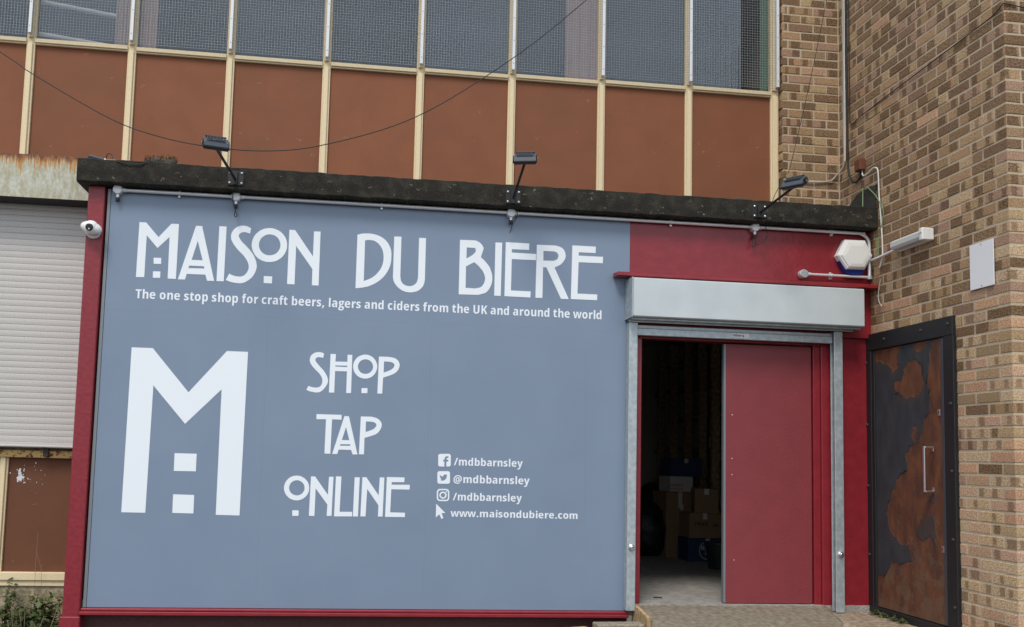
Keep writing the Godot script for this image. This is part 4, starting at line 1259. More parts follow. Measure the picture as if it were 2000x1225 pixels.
func rust_picture() -> Array:
	# z from 0.05 to 0.89 across, y from 2.09 down to 0.12
	var w := 256
	var h := 600
	var img := Image.create(w, h, false, Image.FORMAT_RGB8)
	var hm := Image.create(w, h, false, Image.FORMAT_RGB8)
	var big := poly2([0.86, 2.12, 0.738, 2.06, 0.706, 1.846, 0.687, 1.772, 0.729, 1.736, 0.716, 1.576, 0.655, 1.535, 0.598, 1.384, 0.49, 1.342, 0.434, 1.286, 0.449, 1.164, 0.336, 1.117, 0.257, 1.013, 0.195, 0.884, 0.19, 0.842, 0.223, 0.734, 0.338, 0.648, 0.394, 0.633, 0.444, 0.642, 0.491, 0.537, 0.368, 0.49, 0.241, 0.502, 0.155, 0.375, 0.0, 0.389, 0.0, 0.0, 1.0, 0.0, 1.0, 2.12])
	var spots := [poly2([0.421, 1.905, 0.469, 1.946, 0.542, 1.972, 0.63, 1.919, 0.662, 1.795, 0.607, 1.701, 0.444, 1.695, 0.293, 1.744, 0.295, 1.819, 0.4, 1.833]), poly2([0.0, 2.12, 0.397, 2.12, 0.397, 2.078, 0.338, 2.011, 0.359, 1.934, 0.296, 1.888, 0.239, 1.957, 0.099, 1.995, 0.0, 2.0]), poly2([0.527, 2.1, 0.73, 2.11, 0.686, 2.044, 0.588, 2.009, 0.544, 2.044]), poly2([0.53, 1.496, 0.575, 1.489, 0.564, 1.407, 0.545, 1.374, 0.51, 1.397])]
	var kept := [poly2([0.617, 0.844, 0.732, 0.877, 0.75, 0.795, 0.763, 0.701, 0.746, 0.633, 0.697, 0.721, 0.613, 0.681, 0.571, 0.69, 0.545, 0.72]), poly2([0.7, 1.004, 0.768, 1.012, 0.749, 0.948, 0.699, 0.967])]
	var e := FastNoiseLite.new()
	e.seed = 81; e.frequency = 14.0; e.fractal_octaves = 3
	var f := FastNoiseLite.new()
	f.seed = 82; f.frequency = 5.0; f.fractal_octaves = 5
	var g := FastNoiseLite.new()
	g.seed = 83; g.frequency = 60.0; g.fractal_octaves = 3
	for y in h:
		for x in w:
			var p := Vector2(0.05 + 0.84 * x / w, 2.09 - 1.97 * y / h)
			var q := p + Vector2(e.get_noise_2d(p.x, p.y), e.get_noise_2d(p.x + 9.0, p.y)) * 0.02 + Vector2(g.get_noise_2d(p.x, p.y), g.get_noise_2d(p.x + 5.0, p.y)) * 0.005
			var rust := Geometry2D.is_point_in_polygon(q, big)
			if not rust:
				for s in spots:
					if Geometry2D.is_point_in_polygon(q, s): rust = true; break
			if rust:
				for s in kept:
					if Geometry2D.is_point_in_polygon(q, s): rust = false; break
			var n := f.get_noise_2d(p.x * 1.6, p.y * 0.6)
			var n2 := g.get_noise_2d(p.x, p.y * 0.7)
			var c: Color
			if rust:
				c = Color8(104, 64, 42).lerp(Color8(76, 48, 38), clampf(0.5 - n * 1.1, 0, 1)).lerp(Color8(128, 78, 44), clampf(f.get_noise_2d(p.x * 1.5 + 4.0, p.y * 0.8) * 1.2 - 0.1, 0, 0.45))
				c = c * (1.0 + n2 * 0.08)
				# grey road dirt splashed on the foot of the door
				var dirt := clampf(f.get_noise_2d(p.x * 1.2 + 20.0, p.y * 1.4) * 1.4 + n2 * 0.5 + 0.75 - p.y * 1.4, 0.0, 0.6)
				c = c.lerp(Color8(104, 84, 66), dirt)
			else:
				c = Color8(48, 53, 58) * (1.0 + n * 0.2 + n2 * 0.07)
				# rust has bled and run down over the paint below each bare patch
				var bleed := 0.0
				for off in [0.008, 0.02, 0.05, 0.09]:
					var up := q + Vector2(n2 * 0.01, off * (0.6 + 0.8 * absf(f.get_noise_2d(p.x * 9.0, 3.0))))
					for s in spots:
						if Geometry2D.is_point_in_polygon(up, s): bleed += 0.22
					if Geometry2D.is_point_in_polygon(up, big): bleed += 0.16
				c = c.lerp(Color8(84, 58, 44), clampf(bleed * (0.7 + f.get_noise_2d(p.x * 12.0, p.y)), 0.0, 0.75))
				if g.get_noise_2d(p.x * 0.5 + 3.0, p.y * 0.5) > 0.5: c = c.lerp(Color8(90, 58, 42), 0.5)
			img.set_pixel(x, y, c)
			var hv := (0.25 + n2 * 0.05) if rust else 0.75 + n2 * 0.02
			hm.set_pixel(x, y, Color(hv, hv, hv))
	hm.bump_map_to_normal_map(3.0)
	return [ImageTexture.create_from_image(img), ImageTexture.create_from_image(hm)]

func build_rusty_door():
	var t := thing("steel_door", "rusty steel door with peeling slate paint in a black frame", "door", Vector3(4.0, 0.1, 0.48))
	var o := -t.position
	var pics := rust_picture()
	var m := StandardMaterial3D.new()
	m.albedo_texture = pics[0]; m.roughness = 0.6
	m.normal_enabled = true; m.normal_texture = pics[1]; m.normal_scale = 0.8
	var s := begin()
	var a := Vector3(3.992, 0.145, 0.066) + o
	var b := Vector3(3.992, 2.078, 0.878) + o
	var u0 := 0.016 / 0.84
	var u1 := 0.828 / 0.84
	var v0 := 1.0 - 0.025 / 1.97
	var v1 := 0.012 / 1.97
	quad(s, Vector3(a.x, a.y, a.z), Vector3(a.x, a.y, b.z), Vector3(a.x, b.y, b.z), Vector3(a.x, b.y, a.z), Vector3.LEFT, Vector2(u0, v0), Vector2(u1, v0), Vector2(u1, v1), Vector2(u0, v1))
	var e := Vector2(0.3, 0.5)
	quad(s, Vector3(a.x, b.y, a.z), Vector3(a.x, b.y, b.z), Vector3(a.x + 0.03, b.y, b.z), Vector3(a.x + 0.03, b.y, a.z), Vector3.UP, e, e, e, e)
	quad(s, Vector3(a.x, a.y, a.z), Vector3(a.x, a.y, b.z), Vector3(a.x + 0.03, a.y, b.z), Vector3(a.x + 0.03, a.y, a.z), Vector3.DOWN, e, e, e, e)
	quad(s, Vector3(a.x, a.y, a.z), Vector3(a.x, b.y, a.z), Vector3(a.x + 0.03, b.y, a.z), Vector3(a.x + 0.03, a.y, a.z), Vector3.FORWARD, e, e, e, e)
	quad(s, Vector3(a.x, a.y, b.z), Vector3(a.x, b.y, b.z), Vector3(a.x + 0.03, b.y, b.z), Vector3(a.x + 0.03, a.y, b.z), Vector3.BACK, e, e, e, e)
	var leaf := put(s, "leaf", m, t)
	# curled lips of paint along the rust
	var fl := begin()
	var e2 := FastNoiseLite.new()
	e2.seed = 81; e2.frequency = 14.0; e2.fractal_octaves = 3
	var lines := [[0.738, 2.06, 0.706, 1.846, 0.687, 1.772, 0.729, 1.736, 0.716, 1.576, 0.655, 1.535, 0.598, 1.384, 0.49, 1.342, 0.434, 1.286, 0.449, 1.164, 0.336, 1.117, 0.257, 1.013, 0.195, 0.884, 0.19, 0.842, 0.223, 0.734, 0.338, 0.648, 0.394, 0.633, 0.444, 0.642, 0.491, 0.537, 0.368, 0.49, 0.241, 0.502, 0.155, 0.375, 0.09, 0.385], [0.444, 1.695, 0.293, 1.744, 0.295, 1.819, 0.4, 1.833, 0.421, 1.905, 0.469, 1.946, 0.542, 1.972, 0.63, 1.919, 0.662, 1.795], [0.545, 0.72, 0.571, 0.69, 0.613, 0.681, 0.697, 0.721, 0.746, 0.633, 0.763, 0.701]]
	for li in lines.size():
		var pl := poly2(lines[li])
		var run := []
		for i in pl.size() - 1:
			var steps := int(ceil(pl[i].distance_to(pl[i + 1]) / 0.012))
			for k in steps:
				var q := pl[i].lerp(pl[i + 1], float(k) / steps)
				run.append(q - Vector2(e2.get_noise_2d(q.x, q.y), e2.get_noise_2d(q.x + 9.0, q.y)) * 0.02)
		for i in range(1, run.size() - 2):
			var lip: float = clampf(e2.get_noise_2d(i * 0.004, li * 3.0 + 40.0) * 0.012, 0.0, 0.006)
			var lip2: float = clampf(e2.get_noise_2d((i + 1) * 0.004, li * 3.0 + 40.0) * 0.012, 0.0, 0.006)
			if lip + lip2 < 0.0008: continue
			var d0: Vector2 = (run[i + 1] - run[i - 1]).normalized()
			var d1: Vector2 = (run[i + 2] - run[i]).normalized()
			var side := -1.0 if li < 2 else 1.0
			var n0 := Vector2(-d0.y, d0.x) * side
			var n1 := Vector2(-d1.y, d1.x) * side
			var at := func(q: Vector2, h: float) -> Vector3: return Vector3(3.9916 - h, q.y, q.x) + o
			var r0: Vector2 = run[i]; var r1: Vector2 = run[i + 1]
			quad(fl, at.call(r0 + n0 * 0.010, 0.0), at.call(r1 + n1 * 0.010, 0.0), at.call(r1, lip2), at.call(r0, lip), Vector3.LEFT)
	put(fl, "paint_lip", mat(Color8(48, 53, 58), 0.6), leaf)
	# folded grey rim on the closing edge
	box("edge_rim", Vector3(3.984, 0.146, 0.855) + o, Vector3(3.9915, 2.077, 0.879) + o, M.lamp_grey, leaf, 0.002)
	# frame
	var fr := [["frame_head", Vector3(3.975, 2.082, -0.06), Vector3(4.05, 2.212, 0.995)], ["frame_side", Vector3(3.975, 0.09, 0.892), Vector3(4.05, 2.0815, 1.0)], ["frame_side", Vector3(3.975, 0.09, -0.07), Vector3(4.05, 2.0815, 0.03)]]
	for q in fr:
		box(q[0], q[1] + o, q[2] + o, M.black, t, 0.003)
	box("hinge_strip", Vector3(3.981, 0.12, 0.0315) + o, Vector3(4.04, 2.078, 0.064) + o, M.black, t, 0.003)
	box("threshold", Vector3(3.97, 0.085, -0.02) + o, Vector3(4.06, 0.138, 0.95) + o, M.black, t, 0.003)
	box("rebate", Vector3(4.03, 0.1, -0.07) + o, Vector3(4.06, 2.2, 0.985) + o, M.black, t)
	for q in [[1.99, -0.03], [1.51, -0.025], [1.04, -0.02], [0.52, -0.015], [2.15, 0.21], [2.155, 0.655], [2.16, 0.95], [1.62, 0.965], [1.17, 0.965], [0.72, 0.965], [0.28, 0.97]]:
		s = begin()
		var c := Vector3(3.975, q[0], q[1]) + o
		add_tube(s, [c, c + Vector3(-0.006, 0, 0), c + Vector3(-0.0095, 0, 0)], [0.0125, 0.011, 0.005], 12)
		put(s, "coach_bolt", M.lead, t)
	# pull handle: bright bar bent on two legs
	s = begin()
	var hz := 0.745
	var d := 0.062
	add_box(s, Vector3(3.992 - d - 0.010, 1.022, hz - 0.011) + o, Vector3(3.992 - d, 1.338, hz + 0.011) + o, 0.003)
	for y in [1.022, 1.325]:
		add_box(s, Vector3(3.992 - d, y, hz - 0.0105) + o, Vector3(3.9918, y + 0.013, hz + 0.0105) + o, 0.002)
		add_box(s, Vector3(3.988, y - (0.0 if y < 1.1 else 0.022), hz - 0.0105) + o, Vector3(3.9915, y + (0.035 if y < 1.1 else 0.0), hz + 0.0105) + o, 0.001)
	put(s, "pull_handle", M.steel, t)
	for q in [[1.568, 0.818], [0.645, 0.835]]:
		var k := box("lock_plate", Vector3(3.9885, q[0] - 0.022, q[1] - 0.013) + o, Vector3(3.9918, q[0] + 0.022, q[1] + 0.013) + o, M.steel, t, 0.001)
		box("latch_hole", Vector3(3.9875, q[0] - 0.009, q[1] - 0.005) + o, Vector3(3.9884, q[0] + 0.009, q[1] + 0.006) + o, M.dark, k)

# ------------------------------------------------------------------ ground, things on the roof, plants
func build_ground():
	var g := begin()
	add_box(g, Vector3(-60, -0.6, -0.7), Vector3(60, -0.3, 80))
	structure(put(g, "ground", M.ground), "grey tarmac yard in front of the shop")
	# concrete ramp, cast rough
	var n := FastNoiseLite.new()
	n.seed = 33; n.frequency = 2.2; n.fractal_octaves = 4
	var s := begin()
	s.set_smooth_group(1)
	var nx := 60
	var nz := 70
	var hgt = func(i: int, k: int) -> Vector3:
		var u := float(i) / nx
		var v := float(k) / nz
		var x := lerpf(2.155 - 0.12 * v, 3.615 - 0.38 * v, u) + n.get_noise_2d(v * 9.0, 5.0 if u < 0.5 else 9.0) * 0.012 * (1.0 if i == 0 or i == nx else 0.0)
		var z := lerpf(-0.03, 2.2, v)
		var y := lerpf(0.128, -0.295, pow(v, 1.12)) + n.get_noise_2d(x * 2.0, z * 2.0) * 0.009 + n.get_noise_2d(x * 9.0, z * 9.0) * 0.003
		return Vector3(x, y, z)
	for i in nx:
		for k in nz:
			var a = hgt.call(i, k); var b = hgt.call(i + 1, k); var c = hgt.call(i + 1, k + 1); var d = hgt.call(i, k + 1)
			for p in [a, b, c, a, c, d]: s.add_vertex(p)
	for k in nz:
		for i in [0, nx]:
			var a: Vector3 = hgt.call(i, k); var b: Vector3 = hgt.call(i, k + 1)
			var a2 := Vector3(a.x, -0.3, a.z); var b2 := Vector3(b.x, -0.3, b.z)
			for p in ([a, b, b2, a, b2, a2] if i == 0 else [a, b2, b, a, a2, b2]): s.add_vertex(p)
	s.generate_normals()
	structure(put(s, "concrete_ramp", M.ramp), "rough concrete ramp up to the shop doorway")
	# slab before the steel door
	s = begin()
	var e := FastNoiseLite.new()
	e.seed = 34; e.frequency = 3.0; e.fractal_octaves = 3
	var top := []
	for i in 24:
		var v := i / 23.0
		top.append(Vector3(lerpf(3.615, 3.425, v) + e.get_noise_1d(i * 0.3) * 0.025, 0.090 - 0.01 * v + e.get_noise_1d(i * 0.4 + 50) * 0.006, lerpf(0.0, 1.1, v)))
	for i in 23:
		var a: Vector3 = top[i]; var b: Vector3 = top[i + 1]
		quad(s, a, b, Vector3(4.0, 0.084, b.z), Vector3(4.0, 0.084, a.z), Vector3(0, 1, 0))
		quad(s, a, b, b + Vector3(-0.035, -0.035, 0), a + Vector3(-0.035, -0.035, 0), Vector3(-0.7, 0.7, 0).normalized())
		quad(s, a + Vector3(-0.035, -0.035, 0), b + Vector3(-0.035, -0.035, 0), Vector3(b.x - 0.03, -0.3, b.z), Vector3(a.x - 0.03, -0.3, a.z), Vector3.LEFT)
	quad(s, Vector3(3.615, 0.088, 0.0), Vector3(4.0, 0.084, 0.0), Vector3(4.0, 0.084, -0.11), Vector3(3.58, 0.088, -0.11), Vector3.UP)
	quad(s, Vector3(top[23].x, top[23].y, 1.1), Vector3(4.0, 0.084, 1.1), Vector3(4.0, -0.3, 1.1), Vector3(top[23].x, -0.3, 1.1), Vector3.BACK)
	structure(put(s, "door_step", M.slab), "chipped sandy concrete step in front of the steel door")
	# timber offcuts beside the ramp
	for q in [[Vector3(1.90, -0.1, 0.34), Vector3(0.34, 0.36, 0.12), 0.06, M.old_wood, "weathered grey timber block beside the ramp"], [Vector3(1.58, -0.12, 0.40), Vector3(0.22, 0.335, 0.10), 0.35, M.wood, "pale sawn timber block beside the ramp"]]:
		var o := box("timber_offcut", -q[1] * Vector3(0.5, 0.0, 0.5), q[1] * Vector3(0.5, 1.0, 0.5), q[3], null, 0.006)
		o.position = Vector3(q[0].x, -0.3, q[0].z)
		o.rotation.y = q[2]
		tag(o, q[4], "timber")
	var wd := box("timber_board", Vector3(-0.014, 0, -0.05), Vector3(0.014, 0.44, 0.30), M.wood, null, 0.003)
	wd.position = Vector3(2.118, -0.3, 0.0)
	wd.rotation.x = 0.12
	tag(wd, "yellow shuttering board along the left edge of the ramp", "timber")

func lump(called: String, at: Vector3, size: Vector3, sd: int, m: Material) -> MeshInstance3D:
	var n := FastNoiseLite.new()
	n.seed = sd; n.frequency = 1.6; n.fractal_octaves = 4
	var s := begin()
	var rows := 12
	var cols := 20
	var pts := []
	for i in rows + 1:
		var row := []
		for k in cols:
			var a := PI * i / rows
			var b := TAU * k / cols
			var d := Vector3(sin(a) * cos(b), cos(a), sin(a) * sin(b))
			# squared-off ball
			var q := d / pow(pow(absf(d.x), 4) + pow(absf(d.y), 4) + pow(absf(d.z), 4), 0.25)
			q *= 1.0 + 0.35 * n.get_noise_3d(d.x, d.y, d.z)
			row.append(Vector3(q.x * size.x, (q.y + 1.0) * size.y, q.z * size.z))
		pts.append(row)
	for i in rows:
		for k in cols:
			var k2 := (k + 1) % cols
			for p in [pts[i][k], pts[i + 1][k2], pts[i + 1][k], pts[i][k], pts[i][k2], pts[i + 1][k2]]: s.add_vertex(p)
	s.generate_normals()
	var o := put(s, called, m)
	o.position = at
	return o

func build_roof_things():
	var t := thing("moss_clump", "mossy brick lying on the left end of the roof edge", "brick", Vector3(-1.42, 3.193, -0.06))
	var c := lump("broken_brick", Vector3.ZERO, Vector3(0.115, 0.036, 0.05), 4, M.stone)
	remove_child(c)
	hang(c, "broken_brick", t)
	var s := begin()
	rng.seed = 41
	for k in 900:
		var p := Vector3(rng.randf_range(-0.118, 0.10), rng.randf_range(0.0, 0.085), rng.randf_range(-0.05, 0.06))
		if p.y < 0.02 and p.z < 0.03: continue
		var d := Vector3(rng.randfn(), absf(rng.randfn()) + 0.4, rng.randfn()).normalized()
		var side := d.cross(Vector3(rng.randfn(), rng.randfn(), rng.randfn())).normalized() * rng.randf_range(0.002, 0.005)
		tri(s, p - side, p + side, p + d * rng.randf_range(0.008, 0.02), d.cross(side).normalized())
	var mo := put(s, "moss", M.moss, t)
	mo.set_meta("kind", "stuff")
	tag(lump("stone", Vector3(2.98, 3.193, -0.12), Vector3(0.07, 0.034, 0.05), 9, M.stone), "rough dark stone lying on the roof below the last window", "stone")
	# a small floodlight lying on the roof end
	t = thing("loose_floodlight", "small black floodlight lying at the left end of the roof", "floodlight", Vector3(-1.865, 3.193, -0.02))
	s = begin()
	add_box(s, Vector3(-0.062, 0.012, -0.04), Vector3(0.05, 0.052, 0.03), 0.008)
	var b := put(s, "casing", M.lamp_grey, t)
	b.rotation = Vector3(0.3, 0.1, -0.18)
	s = begin()
	add_box(s, Vector3(-0.09, 0.0, -0.05), Vector3(-0.03, 0.012, 0.04), 0.002)
	put(s, "foot", M.black, t)
	s = begin()
	add_tube(s, [Vector3(0.05, 0.022, 0.01), Vector3(0.068, 0.022, 0.012), Vector3(0.078, 0.022, 0.012)], [0.013, 0.017, 0.008], 12)
	put(s, "gland", M.white_plastic, t)
	s = begin()
	add_tube(s, smooth([Vector3(0.07, 0.025, 0.012), Vector3(0.075, 0.06, 0.02), Vector3(0.095, 0.075, 0.02), Vector3(0.115, 0.055, 0.03), Vector3(0.125, 0.02, 0.05), Vector3(0.14, 0.004, 0.09), Vector3(0.19, -0.018, 0.137), Vector3(0.26, -0.03, 0.138), Vector3(0.34, -0.026, 0.138), Vector3(0.40, 0.003, 0.12), Vector3(0.45, 0.008, 0.08)], 6), 0.0035, 6)
	put(s, "flex", M.cable, t)
	tag(box("wood_chip", Vector3(-1.775, 3.194, 0.0), Vector3(-1.72, 3.215, 0.04), M.old_wood, null, 0.003), "pale chip of wood on the roof edge beside the mossy brick", "wood")

func plant(label: String, at: Vector3, hgt: float, spread: float, n: int, m: Material, size: float, sd: int):
	var t := thing("weed_shrub", label, "plant", at, "weeds at the foot of the left wall")
	rng.seed = sd
	var st := begin()
	var lf := begin()
	for k in n:
		var a := rng.randf() * TAU
		var lean := rng.randf_range(0.15, 1.0) * spread
		var top := Vector3(cos(a) * lean, hgt * rng.randf_range(0.45, 1.0), sin(a) * lean * 0.6)
		var mid := top * 0.5 + Vector3(0, hgt * 0.14, 0)
		var pts := smooth([Vector3(cos(a) * 0.02, 0, sin(a) * 0.02), mid, top + Vector3(cos(a), -0.3, sin(a)) * 0.03], 5)
		add_tube(st, pts, [0.0035, 0.0032, 0.003, 0.0028, 0.0026, 0.0024, 0.0022, 0.002, 0.0016, 0.0012, 0.001], 5, false)
		for j in range(2, pts.size()):
			for q in rng.randi_range(2, 4):
				var base: Vector3 = pts[j]
				var d := Vector3(rng.randfn(), rng.randf_range(-0.5, 0.9), rng.randfn()).normalized()
				var l := size * rng.randf_range(0.6, 1.35)
				var sd2 := d.cross(Vector3.UP).normalized() * l * rng.randf_range(0.26, 0.4)
				var droop := Vector3(0, -l * rng.randf_range(0.1, 0.4), 0)
				var nn := sd2.cross(d).normalized()
				if nn.y < 0: nn = -nn
				var b := base + d * l * 0.12
				var tip := base + d * l + droop
				var m1 := base + d * l * 0.5 + droop * 0.3 + sd2 + nn * l * 0.06
				var m2 := base + d * l * 0.5 + droop * 0.3 - sd2 + nn * l * 0.06
				var c := base + d * l * 0.5 + droop * 0.3
				tri(lf, b, m1, c, nn); tri(lf, b, c, m2, nn)
				tri(lf, m1, tip, c, nn); tri(lf, c, tip, m2, nn)
	put(st, "stems", M.stem, t)
	var fo := put(lf, "foliage", m, t)
	return t

func build_plants():
	plant("leafy green weed growing against the cream plinth beside the red post", Vector3(-2.16, -0.3, -0.26), 0.46, 0.22, 44, M.leaf1, 0.05, 11)
	plant("dark green bramble at the foot of the red post", Vector3(-2.0, -0.3, -0.16), 0.35, 0.17, 40, M.leaf0, 0.042, 12)
	plant("tall thin weed climbing the plinth below the brown panel", Vector3(-2.40, -0.3, -0.36), 0.60, 0.09, 9, M.leaf0, 0.04, 13)
	plant("low dark weeds under the tall thin weed", Vector3(-2.34, -0.3, -0.20), 0.30, 0.2, 26, M.leaf2, 0.045, 14)
	plant("sprawling weed with small dark leaves on the yard edge", Vector3(-2.12, -0.3, 0.02), 0.22, 0.22, 22, M.leaf2, 0.04, 15)
	var s := begin()
	rng.seed = 16
	for k in 26:
		var p := Vector3(-2.42 + rng.randf() * 0.46, -0.3, -0.38 + rng.randf() * 0.5)
		var a := Vector3(rng.randfn() * 0.09, rng.randf_range(0.22, 0.42), rng.randfn() * 0.05)
		add_tube(s, smooth([p, p + a * 0.5 + Vector3(rng.randfn() * 0.02, 0.02, 0), p + a], 4), 0.0016, 4, false)
	for e in [[-2.245, 0.55, 0.02], [-2.20, 0.42, -0.03]]:
		add_tube(s, smooth([Vector3(e[0], -0.3, -0.38), Vector3(e[0] + 0.03, 0.0, -0.4), Vector3(e[0] + 0.02, e[1] * 0.6, -0.42), Vector3(e[0] + e[2], e[1], -0.43)], 5), 0.0014, 4, false)
	var d := put(s, "dry_stalks", M.dead)
	d.set_meta("kind", "stuff")
	tag(d, "thin dry stalks among the weeds by the red post", "weeds")
	# weeds along the steel door's threshold
	for q in [[0.10, 0.05, 21], [0.20, 0.045, 22], [0.34, 0.05, 23], [0.44, 0.04, 24]]:
		var t = plant("low green weed tuft on the step along the steel door", Vector3(3.95, 0.083, q[0]), q[1], 0.045, 9, M.leaf1, 0.018, q[2])
		t.set_meta("group", "weed tufts along the steel door")

# ------------------------------------------------------------------ the scene
func _ready():
	var cam := Camera3D.new()
	cam.name = "camera"
	cam.projection = Camera3D.PROJECTION_FRUSTUM
	cam.near = 0.1; cam.far = 400.0
	cam.size = 0.1 * 1225.0 / 1780.0
	cam.frustum_offset = Vector2(0.1 * 100.0 / 1780.0, 0.1 * 127.5 / 1780.0)
	cam.keep_aspect = Camera3D.KEEP_HEIGHT
	add_child(cam)
	cam.position = EYE
	cam.basis = Basis.from_euler(Vector3(deg_to_rad(4.894), deg_to_rad(-6.849), deg_to_rad(1.529)))
	cam.current = true
	var env := Environment.new()
	env.background_mode = Environment.BG_SKY
	var sm := ProceduralSkyMaterial.new()
	sm.sky_top_color = Color(0.80, 0.85, 0.92)
	sm.sky_horizon_color = Color(0.86, 0.88, 0.90)
	sm.sky_curve = 0.3
	sm.ground_horizon_color = Color(0.45, 0.45, 0.44)
	sm.ground_bottom_color = Color(0.35, 0.34, 0.33)
	sm.sun_angle_max = 0.0
	var sky := Sky.new()
	sky.sky_material = sm
	env.sky = sky
	env.tonemap_mode = Environment.TONE_MAPPER_LINEAR
	env.tonemap_exposure = 1.58
	env.sdfgi_enabled = true; env.ssao_enabled = true; env.ssil_enabled = true
	var we := WorldEnvironment.new()
	we.name = "world"
	we.environment = env
	add_child(we)
	var sun := DirectionalLight3D.new()
	sun.name = "sun"
	sun.light_energy = 0.5
	sun.light_color = Color(1.0, 0.97, 0.93)
	sun.light_angular_distance = 18.0
	sun.shadow_enabled = true
	add_child(sun)
	sun.look_at_from_position(Vector3(-4.0, 12.0, 8.0), Vector3.ZERO)
	rng.seed = 1
	make_materials()
	build_ground()
	build_brick_wall()
	build_facade()
	build_left_shutter()
	build_shop()
	build_sign()
	build_shop_door()
	build_door_shutter()
	build_rusty_door()
	build_floodlights()
	build_conduit()
	build_alarm()
	build_camera_dome()
	build_wall_fittings()
	build_cables()
	build_behind_windows()
	build_inside()
	build_roof_things()
	build_plants()

